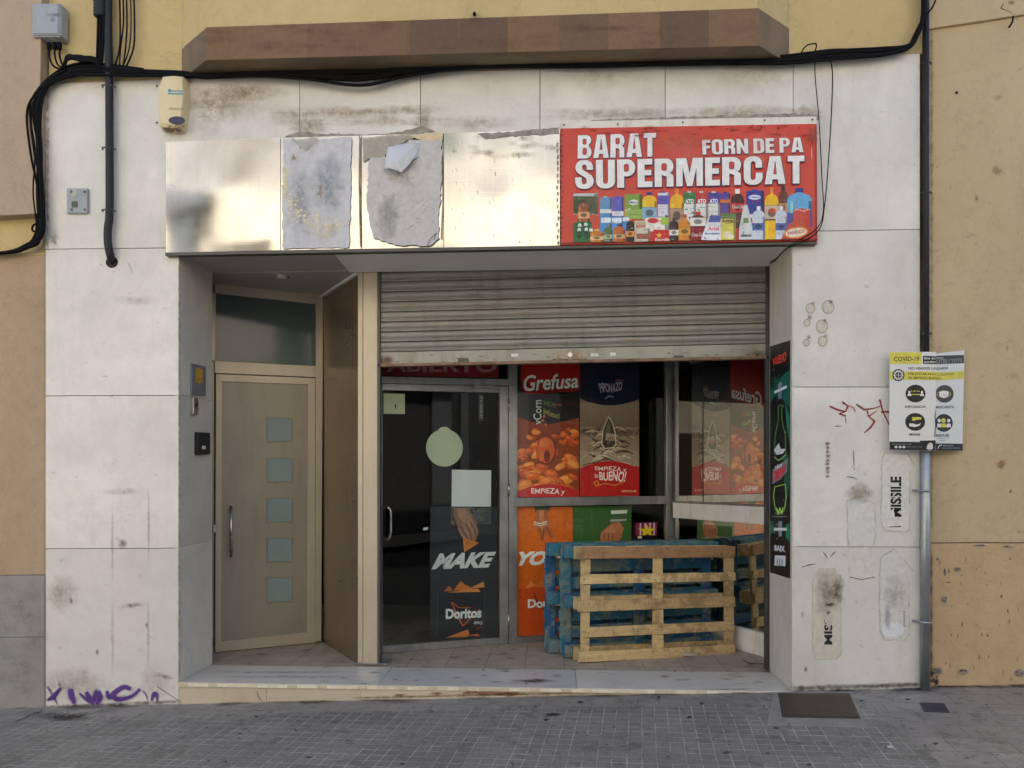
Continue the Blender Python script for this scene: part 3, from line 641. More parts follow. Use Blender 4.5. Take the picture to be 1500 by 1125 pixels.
ma.build('wear_marks', bld, 'paint')

# cement left along the top of the cladding where the old sign was torn off
rg = MB()
def crust(pts, y, th, mat, nm, lb=None, amp=1.2):
    return MB().prism(quad(y, *wob(pts, amp, 5)), (0, th, 0)).build(nm, mat, bld, lb)
cem = m_plain('old_cement', (.33, .30, .26), .95, var=.35, scale=25, bump=.8)
crust([(418, 200), (440, 192), (470, 196), (520, 197), (560, 196), (600, 190), (618, 184), (640, 194), (648, 198), (600, 202), (520, 203), (440, 204)], -.012, .012, cem, 'torn_edge', 'ragged cement edge left above the bare panels')
crust([(700, 196), (760, 192), (818, 187), (819, 196), (760, 199), (712, 204)], -.048, .04, cem, 'torn_edge', None)
crust([(822, 179), (880, 175), (960, 172), (1060, 169), (1150, 166), (1200, 168), (1199, 174), (1100, 176), (960, 178), (822, 184)], -.010, .010, cem, 'torn_edge')

rs_ = Art(FR, .0015)
for (x, y, a_, b_) in ((715, 1016, 50, 5), (690, 1014, 16, 3), (745, 1017, 26, 4), (585, 1018, 14, 3), (640, 1016, 14, 3)): rs_.soft(x, y, a_, b_, (150, 92, 44), .65, jag=.4)
for x in range(530, 1100, 18): rs_.soft(x, 1022 - (x - 530) * .022, 14, 2.5, (120, 95, 60), .5)
rs_.stroke([(376, 1012), (379, 1021), (385, 1028)], [.8, 1.3, .8], (90, 70, 50), .8)
rs_.build('rust_stain', bld, 'paint')
# graffiti
gf = Art(FR, .0040); PU = (92, 58, 140)
def spray(pts, wd, col=PU, al=.96, halo=True, art=None):
    art = art or gf
    q = smooth_path([(x, y, 0) for x, y in pts], 5); q = [(v.x, v.y) for v in q]
    if halo:
        for x, y in q[::2]: art.soft(x, y, wd * 1.2, wd * 1.1, col, .18)
    wd *= 1.45
    n = len(q); art.stroke(q, [wd * (.55 + .45 * math.sin(math.pi * min(1, .15 + i / n))) for i in range(n)], col, al)
spray([(70, 1006), (78, 1018), (84, 1030)], 3, al=.5); spray([(90, 1008), (82, 1016), (71, 1025)], 4, al=.8); spray([(70, 1025), (80, 1022), (86, 1014)], 3, al=.5)
spray([(104, 1009), (105, 1018), (109, 1029)], 6); spray([(117, 1015), (124, 1022), (131, 1029)], 3, al=.7); spray([(127, 1013), (131, 1022), (137, 1028), (140, 1018), (142, 1012)], 5); spray([(145, 1012), (147, 1022), (143, 1031)], 5)
spray([(157, 1012), (160, 1020), (163, 1022)], 4); spray([(192, 1009), (183, 1006), (173, 1011), (166, 1018), (172, 1024), (184, 1023), (196, 1018), (205, 1010)], 5); spray([(210, 1012), (215, 1018), (217, 1026)], 2, al=.4); spray([(223, 1026), (226, 1016), (230, 1017), (231, 1027)], 3.4, al=.8)
gf.soft(150, 1022, 60, 7, PU, .25)
o = gf.build('graffiti', bld, 'paint', 'purple scrawled spray tag low on the left marble pier')
gr = Art(FR, .0042); RD = (148, 42, 42)
for p, wd in (([(1215, 595), (1226, 600), (1238, 603), (1242, 595), (1234, 589)], 2.6), ([(1238, 603), (1229, 606), (1238, 609)], 2.4), ([(1234, 591), (1250, 597), (1252, 603)], 2), ([(1254, 592), (1266, 600), (1280, 598), (1289, 595)], 2.4), ([(1270, 601), (1272, 610), (1281, 617), (1275, 626), (1266, 634)], 2.6), ([(1272, 610), (1284, 602)], 2), ([(1288, 585), (1293, 603), (1302, 622)], 2.6), ([(1290, 604), (1296, 603), (1303, 604)], 2.6)): gr.stroke(p, [wd * rnd.uniform(.5, 1.1) for _ in p], RD, .9)
gr.stroke([(1238, 609), (1239, 620)], 1, (60, 50, 55), .7); gr.stroke([(1254, 592), (1262, 598)], 2, (90, 60, 60), .8)
gr.build('graffiti', bld, 'paint', 'thin red zigzag tag on the right marble pier')
g3 = Art(FR, .0044)
g3.text('MISSILE', rot90(1304, 698, 1320, 757), (28, 28, 30), .035); g3.rect(1303, 727, 1321, 728.2, (226, 224, 219)); g3.rect(1303, 712, 1321, 713, (226, 224, 219)); g3.poly(wob([(1302, 752), (1309, 744), (1310, 758), (1302, 759)], .8, 2), (226, 224, 219))
g3.stroke([(1302, 772), (1319, 771)], [1, 2], (60, 60, 60), .7)
g3.text('MISS', rot90(1207, 905, 1219, 944), (28, 30, 40), .035); g3.poly(wob([(1205, 904), (1222, 900), (1216, 921), (1213, 919)], 1, 2), (200, 194, 182)); g3.soft(1213, 886, 7, 3, (40, 36, 34), .8, jag=.7); g3.soft(1213, 897, 3, 3, (40, 36, 34), .5, jag=.7)
for y in range(895, 918, 4): g3.stroke([(1323, y), (1325, y + 2)], 1.5, (50, 50, 60), .7)
g3.build('graffiti', bld, 'paint', 'black stencilled lettering on the right marble pier')

# ================================================================== FASCIA AND SIGN
fa = thing('sign_band', 'band of four worn brushed steel panels over the shop opening, beside the red sign', 'sign panel', (0, -.04, 3.0))
fy = -.045
ps = [(242.5, 208, 370), (411, 202, 366.5), (529.5, 198.5, 364.5), (650, 195, 362.5), (820.5, 189.5, 359.5)]
for a, b in zip(ps[:-1], ps[1:]):
    # gently buckled sheet
    n = 14; bm = bmesh.new(); ph = rnd.uniform(0, 6); gv = []
    for j in range(n + 1):
        for i in range(n + 1):
            u, v = i / n, j / n; x = a[0] + .5 + (b[0] - a[0] - 1) * u; y = (a[1] + (b[1] - a[1]) * u) * (1 - v) + (a[2] + (b[2] - a[2]) * u) * v
            bl = (math.sin(math.pi * u) * math.sin(math.pi * v)) ** 2 * (.0016 + .0022 * math.sin(3 * u + ph) + .0018 * math.sin(5 * v + 2 * u + ph))
            gv.append(bm.verts.new(W(x, y, fy) + Vector((0, -bl, 0))))
    for j in range(n):
        for i in range(n):
            q = j * (n + 1) + i; f = bm.faces.new((gv[q], gv[q + n + 1], gv[q + n + 2], gv[q + 1])); f.smooth = True
    me = bpy.data.meshes.new('steel_panel'); bm.to_mesh(me); bm.free(); link('steel_panel', me, M['steel'], fa)
bx = MB(); A, B, Cc, D = W(243, 208.5, fy + .004), W(820, 190, fy + .004), W(820, 359, fy + .004), W(243, 369.5, fy + .004)
bx.slab([A, B, Cc, D], (0, .038, 0)); bx.build('backing', M['steel_edge'], fa)
lp = MB(); lp.slab([W(242, 374.5, fy - .003), W(1197, 357.5, fy - .003), W(1197, 353.5, fy - .003), W(242, 369.8, fy - .003)], (0, .05, 0), .0015); lp.build('bottom_lip', M['steel_edge'], fa)
# grey glue residue, tears, screws
ra = Art(PY(fy), .0105)
GY = (204, 204, 207)
ra.poly(wob([(416, 205), (432, 203), (442, 222), (452, 212), (470, 205), (515, 201), (514, 300), (512, 363), (415, 365), (414, 300)], 1.0, 5), GY, 1)
ra.soft(440, 300, 20, 60, (175, 178, 186), .5); ra.soft(480, 270, 30, 50, (160, 166, 176), .5)
for (x, y, a, b) in ((428, 296, 10, 12), (436, 312, 9, 8), (452, 322, 16, 9), (463, 336, 14, 10), (480, 344, 12, 9), (490, 332, 12, 4), (420, 260, 2, 12), (419, 275, 3, 10)):
    for k in range(34):
        cx, cy = x + rnd.gauss(0, a * .6), y + rnd.gauss(0, b * .6); ra.poly(wob(ell(cx, cy, rnd.uniform(.4, 2.6), rnd.uniform(.4, 2.8), 6), .9, 2), rnd.choice([(232, 220, 186), (222, 210, 180), (240, 230, 200)]), .9)
for (x, y) in ((431, 232), (470, 277), (470, 284)): ra.soft(x, y, 4, 6, (170, 130, 60), .8, jag=.6)
ra.poly(wob([(428, 205), (470, 202), (458, 214), (448, 224), (440, 216)], 1.2, 4), (190, 186, 180), .9)
ra.poly(wob([(540, 240), (546, 228), (560, 226), (568, 236), (600, 206), (620, 206), (647, 204), (648, 262), (645, 300), (642, 318), (644, 350), (630, 361), (580, 360), (548, 350), (541, 320), (538, 300)], 1.4, 5), (200, 197, 195), 1)
ra.poly(wob([(531, 203), (560, 200), (600, 198), (616, 200), (580, 214), (560, 232), (545, 232), (533, 238)], 1.2, 4), (178, 168, 155), .85)
ra.poly(wob([(600, 200), (640, 195), (650, 197), (649, 206), (625, 208), (612, 205)], 1.0, 4), (222, 205, 165), .95)
ra.soft(584, 262, 26, 10, (205, 200, 192), .6, rot=15); ra.soft(570, 320, 18, 40, (165, 163, 166), .5)
for i in range(70):
    cx, x_, y_ = rnd.choice([(0, rnd.uniform(420, 510), rnd.uniform(215, 355)), (1, rnd.uniform(548, 638), rnd.uniform(240, 350))]); ra.soft(x_, y_, rnd.uniform(2, 14), rnd.uniform(2, 16), rnd.choice([(222, 221, 218), (192, 193, 198), (212, 210, 204), (196, 192, 186)]), rnd.uniform(.08, .22), jag=.5)
for i in range(18): ra.stroke([(rnd.uniform(545, 640), rnd.uniform(280, 340)), (rnd.uniform(545, 640), rnd.uniform(280, 345))], .6, (185, 182, 178), .35)
ra.stroke([(626, 362), (632, 350), (640, 342), (636, 352)], .9, (60, 60, 65)); 
ra.stroke([(527.5, 200), (527, 270), (528.5, 330), (529, 362)], [1.4, 2, 2.4, 2], (90, 70, 50), .85)
ra.stroke([(648, 230), (649, 290), (647, 350)], [1, 1.6, 2.2], (110, 90, 70), .8)
for y in range(212, 360, 9): ra.soft(817 + rnd.uniform(-1, 1), y, 2.2, 3.2, (70, 55, 45), .9, jag=.5)
for i in range(30): ra.soft(rnd.uniform(655, 815), rnd.uniform(200, 355), rnd.uniform(.6, 1.6), rnd.uniform(.6, 3), (90, 75, 60), .5)
for i in range(20): ra.soft(rnd.uniform(655, 820), rnd.uniform(200, 230), rnd.uniform(5, 18), rnd.uniform(2, 5), (150, 130, 105), .25)
for i in range(46):
    x0_ = rnd.uniform(246, 815); y0_ = rnd.uniform(200, 350); ra.stroke([(x0_, y0_), (x0_ + rnd.uniform(-14, 14), y0_ + rnd.uniform(-8, 16))], rnd.uniform(.25, .5), rnd.choice([(240, 232, 214), (120, 108, 90)]), .5)
ra.build('glue_residue', fa, 'paint', 'grey glue residue with torn edges on the two middle panels')
# curled flap of white film
fl = bmesh.new(); rows = []
for j in range(7):
    t = j / 6; row = []
    for i in range(9):
        u = i / 8; x = 568 + u * (614 - 568) - 6 * t * (1 - u); y = 213 + t * (36 - 14 * u) - 5 * u
        lift = .012 + .05 * t * (math.sin(math.pi * (.25 + .75 * u)) ** .6 if u < 1 else 0)
        row.append(fl.verts.new(W(x, y, fy - lift)))
    rows.append(row)
for j in range(6):
    for i in range(8): f = fl.faces.new((rows[j][i], rows[j + 1][i], rows[j + 1][i + 1], rows[j][i + 1])); f.smooth = True
fold = [fl.verts.new(W(x, y, fy - z)) for x, y, z in ((570, 246, .066), (588, 252, .060), (600, 240, .058), (612, 222, .035), (615, 209, .014))]
ed = [fl.verts.new(W(x, y, fy - z)) for x, y, z in ((568, 240, .070), (584, 236, .080), (596, 224, .075), (606, 214, .055), (613, 208, .02))]
for i in range(4): fl.faces.new((fold[i], fold[i + 1], ed[i + 1], ed[i]))
ex = bmesh.ops.extrude_face_region(fl, geom=fl.faces[:]); bmesh.ops.translate(fl, verts=[g_ for g_ in ex['geom'] if isinstance(g_, bmesh.types.BMVert)], vec=(0, .0012, 0)); bmesh.ops.recalc_face_normals(fl, faces=fl.faces)
me = bpy.data.meshes.new('peeled_flap'); fl.to_mesh(me); fl.free(); link('peeled_flap', me, m_plain('white_film', (.62, .64, .68), .35, var=.05), fa)['label'] = 'curled flap of white film'

sg = thing('shop_sign', 'red supermarket sign with white capital letters above a row of bottles and cartons', 'sign', (0, -.05, 3.05))
sy = fy - .012
MB().slab([W(821.5, 359, sy), W(1197.5, 352.5, sy), W(1196.5, 181, sy), (W(821, 188, sy))], (0, .045, 0), .002).build('sign_board', m_plain('red_sheet', (.60, .045, .022), .35, var=.12, scale=2.5), sg)
MB().slab([W(821, 188.5, sy + .004), W(1196.5, 181.5, sy + .004), W(1196, 170.5, sy + .004), W(821, 178, sy + .004)], (0, .03, 0), .001).build('upper_strip', M['white_metal'], sg)
SP = PY(sy)
le = Art(SP, .0012)
def arc(cx, cy, rx, ry, a0, a1, n=6): return [(cx + rx * math.cos(R(a0 + (a1 - a0) * i / n)), cy + ry * math.sin(R(a0 + (a1 - a0) * i / n))) for i in range(n + 1)]
def rbox(x0, y0, x1, y1, r, k=None):
    k = k or r * .55; return arc(x1 - r, y1 - k, r, k, 0, 90) + arc(x0 + r, y1 - k, r, k, 90, 180) + arc(x0 + r, y0 + k, r, k, 180, 270) + arc(x1 - r, y0 + k, r, k, 270, 360)
GL = {   # heavy condensed capitals: (width, outline, holes), unit height, y up
 'A': (1.05, [(.24, 1), (.76, 1), (1, 0), (.66, 0), (.62, .17), (.38, .17), (.34, 0), (0, 0)], [[(.5, .82), (.575, .36), (.425, .36)]]),
 'B': (.95, [(0, 0), (0, 1)] + arc(.62, .78, .34, .22, 90, -60) + arc(.64, .27, .36, .27, 62, -90), [rbox(.37, .60, .60, .84, .1), rbox(.37, .16, .63, .44, .1)]),
 'R': (.98, [(0, 0), (0, 1)] + arc(.62, .72, .36, .28, 90, -60) + [(.86, .45)] + arc(.8, .34, .17, .12, 80, 0) + [(.97, 0), (.62, 0), (.62, .36), (.37, .42), (.37, 0)], [rbox(.37, .57, .62, .83, .1)]),
 'T': (.85, [(0, 1), (1, 1), (1, .80), (.70, .80), (.70, 0), (.30, 0), (.30, .80), (0, .80)], []),
 'F': (.72, [(0, 0), (0, 1), (1, 1), (1, .80), (.47, .80), (.47, .60), (.92, .60), (.92, .42), (.47, .42), (.47, 0)], []),
 'E': (.75, [(0, 0), (0, 1), (1, 1), (1, .80), (.47, .80), (.47, .61), (.93, .61), (.93, .42), (.47, .42), (.47, .20), (1, .20), (1, 0)], []),
 'N': (1.0, [(0, 0), (0, 1), (.32, 1), (.66, .45), (.66, 1), (1, 1), (1, 0), (.69, 0), (.34, .52), (.34, 0)], []),
 'M': (1.35, [(0, 0), (0, 1), (.38, 1), (.5, .45), (.62, 1), (1, 1), (1, 0), (.76, 0), (.76, .66), (.6, 0), (.4, 0), (.24, .66), (.24, 0)], []),
 'O': (.95, rbox(0, -.01, 1, 1.01, .42, .22), [rbox(.37, .17, .63, .83, .12)]),
 'D': (.95, [(0, 0), (0, 1)] + arc(.55, .76, .45, .24, 90, 0) + arc(.55, .24, .45, .24, 0, -90), [rbox(.37, .18, .62, .82, .08)]),
 'P': (.92, [(0, 0), (0, 1)] + arc(.60, .70, .40, .30, 90, -90) + [(.38, .40), (.38, 0)], [rbox(.38, .57, .63, .83, .1)]),
 'U': (.96, [(0, 1), (.37, 1)] + arc(.5, .25, .13, .10, 180, 360) + [(.63, 1), (1, 1)] + arc(.56, .24, .44, .25, 0, -90) + arc(.44, .24, .44, .25, 270, 180), []),
 'C': (.95, arc(.56, .76, .42, .25, 0, 90) + arc(.44, .76, .44, .25, 90, 180) + arc(.44, .24, .44, .25, 180, 270) + arc(.56, .24, .44, .25, 270, 360) + [(1, .42), (.64, .42)] + arc(.5, .26, .13, .10, 0, -180) + arc(.5, .74, .13, .10, 180, 0) + [(.64, .60), (.98, .60)], []),
 'S': (.95, arc(.54, .76, .42, .25, 0, 90) + arc(.44, .74, .42, .27, 90, 190) + [(.12, .56), (.35, .47), (.60, .36)] + arc(.49, .24, .13, .09, 30, -180, 8) + [(.36, .40), (.0, .40)] + arc(.44, .24, .44, .25, 180, 270) + arc(.56, .26, .44, .27, 270, 372) + [(.88, .46), (.66, .56), (.40, .67)] + arc(.50, .77, .12, .08, 190, 0, 8) + [(.62, .66), (.96, .66)], [])}
def sign_text(t, q, ol=1.5, bold=.062):
    TL, TR, BR, BL = q; tot = sum(.34 if c == ' ' else GL[c][0] + .11 for c in t) - .11; x = 0
    hh = BL[1] - TL[1]
    def mp(u, v): bx, by = BL[0] + (BR[0] - BL[0]) * u, BL[1] + (BR[1] - BL[1]) * u; tx, ty = TL[0] + (TR[0] - TL[0]) * u, TL[1] + (TR[1] - TL[1]) * u; return bx + (tx - bx) * v, by + (ty - by) * v
    todo = []
    for c in t:
        if c == ' ': x += .34; continue
        w_, o_, hs = GL[c]; f = lambda P: [mp((x + px * w_) / tot, py) for px, py in P]
        todo.append((f(o_), [f(h_) for h_ in hs])); x += w_ + .11
    for o_, hs in todo:
        le.stroke([(a_ + .35, b_ + .5) for a_, b_ in o_ + o_[:1]], ol * 1.25, (58, 40, 84))
    for o_, hs in todo:
        le.poly(o_, (238, 236, 234))
        for h_ in hs: le.poly(h_, (206, 58, 44)); le.stroke(h_ + h_[:1], ol * .5, (58, 40, 84))
    return
def sign_text_old(t, q, ol=1.5, bold=.062):
    (a, b), (c, d), (e, f), (g_, h) = q
    le.text(t, [(a - ol * .6, b - ol * .3), (c + ol, d - ol * .3), (e + ol, f + ol), (g_ - ol * .4, h + ol)], (70, 28, 62), bold + .012)
    le.text(t, q, (236, 234, 232), bold)
sign_text('BARAT', [(846.5, 198.5), (961, 195), (961, 229.5), (846, 232.5)])
sign_text('FORN DE PA', [(1028, 205.5), (1176, 202), (1176.5, 223.5), (1029, 227)], 1.1)
sign_text('SUPERMERCAT', [(842, 236), (1177.5, 229), (1177.5, 269.5), (842.5, 277.5)])
le.build('lettering', sg)
pr = Art(SP, .0010)
def q8(x, y): return 840 + x / 4.1667, 200 + y / 4.1667
def bottle(x0, x1, y0, y1, body, cap, label=None, neck=.3, lh=(.55, .8), sh=.3):
    (x0, y0), (x1, y1) = q8(x0, y0), q8(x1, y1); w_ = x1 - x0; h = y1 - y0; c = (x0 + x1) / 2; nw = w_ * neck / 2
    pts = [(c - nw, y0), (c + nw, y0), (c + nw, y0 + h * sh * .4)] + [(c + nw + (w_ / 2 - nw) * math.sin(t * math.pi / 2), y0 + h * sh * (.4 + .6 * (1 - math.cos(t * math.pi / 2)))) for t in (.25, .5, .75, 1)]
    pts += [(x1, y1 - 1), (x1 - 1, y1), (x0 + 1, y1), (x0, y1 - 1)] + [(c - nw - (w_ / 2 - nw) * math.sin(t * math.pi / 2), y0 + h * sh * (.4 + .6 * (1 - math.cos(t * math.pi / 2)))) for t in (1, .75, .5, .25)] + [(c - nw, y0 + h * sh * .4)]
    pr.poly(pts, body); pr.rect(x0 + w_ * .12, y0 + h * sh, x0 + w_ * .24, y1 - 1, tuple(min(255, int(v * 1.25 + 35)) for v in body), .7)
    pr.rect(x1 - w_ * .15, y0 + h * sh, x1, y1 - 1, tuple(int(v * .6) for v in body), .6)
    pr.rect(c - nw * 1.15, y0 - .5, c + nw * 1.15, y0 + h * .10, cap)
    for k in range(4): yy = rnd.uniform(y0 + h * sh, y1 - 1.5); xx = rnd.uniform(x0 + 1, c); pr.rect(xx, yy, min(x1 - .6, xx + rnd.uniform(1, w_ * .5)), yy + rnd.uniform(.4, .9), rnd.choice([(240, 235, 225), (200, 60, 50), (50, 60, 110), (230, 200, 90)]), .55)
    if label:
        ya, yb = y0 + h * lh[0], y0 + h * lh[1]; pr.rect(x0, ya, x1, yb, label); pr.ell(c, (ya + yb) / 2, w_ * .28, (yb - ya) * .3, tuple(int(v * .6) for v in label), .8)
        pr.rect(x0, ya, x1, ya + .8, tuple(int(v * .75) for v in label))
def carton(x0, x1, y0, y1, col, band=None, top=None, text=None, tc=(255, 255, 255), deco=None):
    (x0, y0), (x1, y1) = q8(x0, y0), q8(x1, y1); h = y1 - y0; w_ = x1 - x0
    pr.poly([(x0, y0 + 1), (x1 - 1.5, y0), (x1, y0 + 1.2), (x1, y1), (x0, y1)], col); pr.rect(x1 - w_ * .16, y0 + 1, x1, y1, tuple(int(v * .7) for v in col), .8)
    if band: pr.rect(x0, y0 + h * band[0], x1, y0 + h * band[1], band[2]); pr.rect(x0, y0 + h * band[1], x1, y0 + h * band[1] + .7, tuple(int(v * .6) for v in band[2]))
    for k in range(7): yy = rnd.uniform(y0 + 2, y1 - 2); xx = rnd.uniform(x0 + .8, x0 + w_ * .6); pr.rect(xx, yy, min(x1 - .8, xx + rnd.uniform(1.5, w_ * .55)), yy + rnd.uniform(.35, .9), rnd.choice([(240, 240, 235), (200, 60, 60), (40, 50, 110), (235, 205, 90), tuple(int(v * .6) for v in col)]), .5)
    if top: pr.rect(x0 + w_ * .3, y0 - 1.6, x0 + w_ * .62, y0 + .6, top)
    if text: pr.box_text(text, x0 + w_ * .12, y0 + h * .2, x0 + w_ * .85, y0 + h * .34, tc, .03)
    if deco:
        for i in range(deco[1]): pr.ell(rnd.uniform(x0 + 2, x1 - 2), rnd.uniform(y0 + h * deco[2], y1 - 2), rnd.uniform(.8, 2.6), rnd.uniform(.6, 2), rnd.choice(deco[0]), .9)
# back row
carton(0, 150, 345, 475, (190, 196, 205), (.15, .95, (58, 82, 48)), deco=([(80, 110, 60), (40, 60, 40), (130, 145, 110)], 16, .2))
carton(312, 420, 350, 505, (126, 160, 66), (.6, .98, (150, 185, 85)), None, None, deco=([(220, 228, 190), (170, 195, 120)], 8, .55)); pr.ell(*q8(368, 402), 7, 4, (224, 232, 215)); pr.box_text('Mistol', *q8(345, 394), *q8(396, 410), (60, 60, 140), .02)
carton(162, 232, 372, 600, (70, 150, 205), (.32, .42, (225, 235, 240)), (90, 190, 220)); carton(236, 305, 368, 600, (92, 92, 190), (.38, .5, (225, 230, 242)), (110, 80, 180))
bottle(420, 508, 342, 520, (236, 190, 30), (40, 48, 120), (140, 180, 205), .34, (.5, .9))
carton(515, 585, 342, 575, (215, 215, 228), (.08, .3, (95, 85, 178)), (70, 60, 160), deco=([(60, 50, 150), (110, 100, 190), (235, 235, 240)], 12, .35))
bottle(590, 672, 320, 600, (240, 178, 20), (235, 130, 40), (180, 150, 120), .25, (.42, .75))
for i, (x0, x1, cc) in enumerate(((674, 744, (34, 120, 62)), (748, 818, (190, 50, 52)), (822, 892, (72, 60, 150)))):
    carton(x0, x1, 342, 540, (226, 230, 226), (0, .33, cc), (210, 210, 210), 'ATO', deco=([cc, (150, 175, 160)], 7, .5))
carton(895, 955, 345, 480, (74, 62, 150), (.3, .45, (225, 120, 60)), (60, 50, 140))
bottle(962, 1040, 322, 560, (62, 18, 16), (228, 60, 50), (205, 35, 35), .26, (.36, .6)); pr.rect(*q8(986, 322), *q8(1014, 350), (240, 235, 232)); pr.box_text('Coca-Cola', *q8(968, 418), *q8(1036, 440), (245, 240, 240), .01)
carton(1055, 1162, 330, 500, (44, 52, 150), (.86, .99, (220, 228, 240)), (60, 70, 170)); pr.ell(*q8(1105, 372), 9, 3.6, (220, 228, 245)); pr.box_text('Calgon', *q8(1075, 364), *q8(1136, 382), (50, 60, 160), .02)
bottle(1252, 1308, 305, 560, (96, 48, 22), (60, 40, 26), (210, 150, 80), .36, (.4, .62))
bottle(1166, 1252, 316, 632, (244, 190, 18), (240, 140, 50), (205, 185, 160), .22, (.33, .62)); pr.ell(*q8(1212, 455), 5, 4, (205, 70, 40)); pr.rect(*q8(1166, 505), *q8(1252, 514), (70, 60, 40))
bottle(1302, 1455, 318, 560, (98, 172, 222), (30, 50, 140), (40, 70, 170), .26, (.62, .98), .32)
# front row
carton(372, 470, 512, 645, (206, 190, 160), None, (180, 50, 40), 'BONKA', (180, 60, 50), deco=([(170, 70, 50), (120, 80, 60)], 6, .6))
carton(440, 580, 492, 580, (238, 232, 222), (0, .0, (0, 0, 0)), None, 'Fanta', (200, 50, 60)); pr.rect(*q8(535, 494), *q8(580, 540), (170, 200, 60)); pr.ell(*q8(485, 515), 8, 4, (205, 50, 60))
for x in (168, 234, 300):
    carton(x, x + 60 if x < 300 else 340, 490, 640 if x < 300 else 600, (60, 150, 222), (.05, .25, (225, 240, 250)))
bottle(28, 98, 390, 530, (150, 78, 40), (70, 45, 35), (225, 170, 120), .28, (.5, .8))
pr.poly([q8(0, 530), q8(30, 520), q8(110, 525), q8(118, 610), q8(108, 646), q8(0, 646)], (36, 104, 52))
for (x, y) in ((38, 545), (75, 540), (35, 572), (78, 570), (108, 575)): pr.ell(*q8(x, y), 2.6, 3.4, (225, 232, 225)); pr.ell(*q8(x, y + 30), 3.4, 6, (20, 74, 38), .8)
bottle(102, 182, 570, 648, (200, 120, 40), (220, 190, 120), (235, 200, 140), .35, (.5, .8)); bottle(186, 236, 545, 645, (90, 110, 60), (170, 150, 60), (200, 200, 150), .3); bottle(242, 314, 540, 644, (190, 100, 40), (60, 50, 60), (215, 180, 130), .3)
bottle(322, 370, 500, 642, (30, 28, 24), (230, 150, 40), (232, 150, 50), .3, (.55, .8))
carton(385, 465, 560, 645, (214, 204, 188), (.4, .75, (160, 90, 70)))
pr.poly([q8(488, 570), q8(592, 572), q8(618, 640), q8(458, 645)], (200, 36, 30)); pr.text('Estrella', [q8(500, 622), q8(585, 620), q8(588, 640), q8(498, 642)], (245, 220, 200), .02)
sx_, sy_ = q8(522, 605); pr.poly([(sx_ + (4.6 if i % 2 == 0 else 1.9) * math.sin(i * math.pi / 5), sy_ - (4.6 if i % 2 == 0 else 1.9) * math.cos(i * math.pi / 5)) for i in range(10)], (240, 190, 70))
bottle(584, 640, 500, 640, (45, 22, 28), (60, 30, 40), (230, 225, 215), .3, (.5, .75)); bottle(640, 715, 480, 636, (214, 130, 30), (190, 40, 40), (225, 160, 60), .28, (.5, .8), .5)
bottle(712, 805, 462, 634, (90, 26, 24), (205, 40, 44), (235, 232, 228), .3, (.2, .5)); pr.rect(*q8(716, 560), *q8(800, 632), (150, 30, 40), .9); pr.box_text('Coca-Cola', *q8(720, 590), *q8(797, 612), (240, 235, 235), .01)
pr.poly([q8(820, 500), q8(905, 486), q8(900, 640), q8(778, 632)], (232, 234, 240)); pr.poly([q8(838, 480), q8(905, 486), q8(895, 525), q8(820, 525)], (44, 80, 170)); pr.box_text('Ariel', *q8(820, 552), *q8(885, 576), (215, 70, 120), .03); pr.rect(*q8(800, 590), *q8(892, 600), (90, 140, 200), .6)
carton(898, 990, 472, 632, (222, 214, 90), (.0, .18, (90, 130, 60)), None, 'Lay', (30, 30, 30)); pr.ell(*q8(935, 600), 6, 5, (235, 225, 190)); pr.ell(*q8(958, 612), 5, 4, (240, 232, 205)); pr.box_text('PATATAS', *q8(908, 512), *q8(982, 530), (40, 36, 20), .03)
pr.poly([q8(1038, 420), q8(1060, 420), q8(1092, 560), q8(1090, 630), q8(1008, 632), q8(1010, 560)], (214, 222, 222)); pr.poly([q8(1035, 500), q8(1062, 500), q8(1070, 530), q8(1035, 530)], (110, 140, 70)); pr.rect(*q8(1020, 600), *q8(1085, 615), (90, 96, 90), .5)
bottle(1090, 1166, 430, 632, (206, 218, 234), (230, 236, 244), (70, 104, 175), .26, (.5, .72)); bottle(1232, 1302, 430, 632, (206, 218, 234), (230, 236, 244), (70, 104, 175), .26, (.5, .72))
pr.poly(wob([q8(1345, 450), q8(1370, 440), q8(1440, 448), q8(1446, 520), q8(1430, 560), q8(1330, 560)], 1.2, 4), (206, 52, 38)); pr.poly([q8(1310, 535), q8(1440, 515), q8(1448, 570), q8(1420, 630), q8(1265, 632)], (200, 60, 34)); pr.ell(*q8(1356, 588), 18, 8, (232, 150, 60), rot=-8); pr.ell(*q8(1356, 588), 15.5, 6.4, (244, 228, 205), rot=-8); pr.text('PANRICO', [q8(1305, 584), q8(1408, 566), q8(1410, 588), q8(1308, 604)], (180, 60, 50), .03)
for i in range(9): pr.ell(*q8(1350 + i * 11, 452 - 5 * math.sin(i)), .9, .9, (240, 225, 220))
for i in range(420): pr.soft(rnd.uniform(838, 1192), rnd.uniform(290, 353), rnd.uniform(.5, 2.2), rnd.uniform(.5, 3), rnd.choice([(60, 40, 36), (235, 225, 215), (180, 60, 40), (50, 60, 90), (120, 100, 60)]), rnd.uniform(.1, .35), n=7)
pr.build('product_pictures', sg)
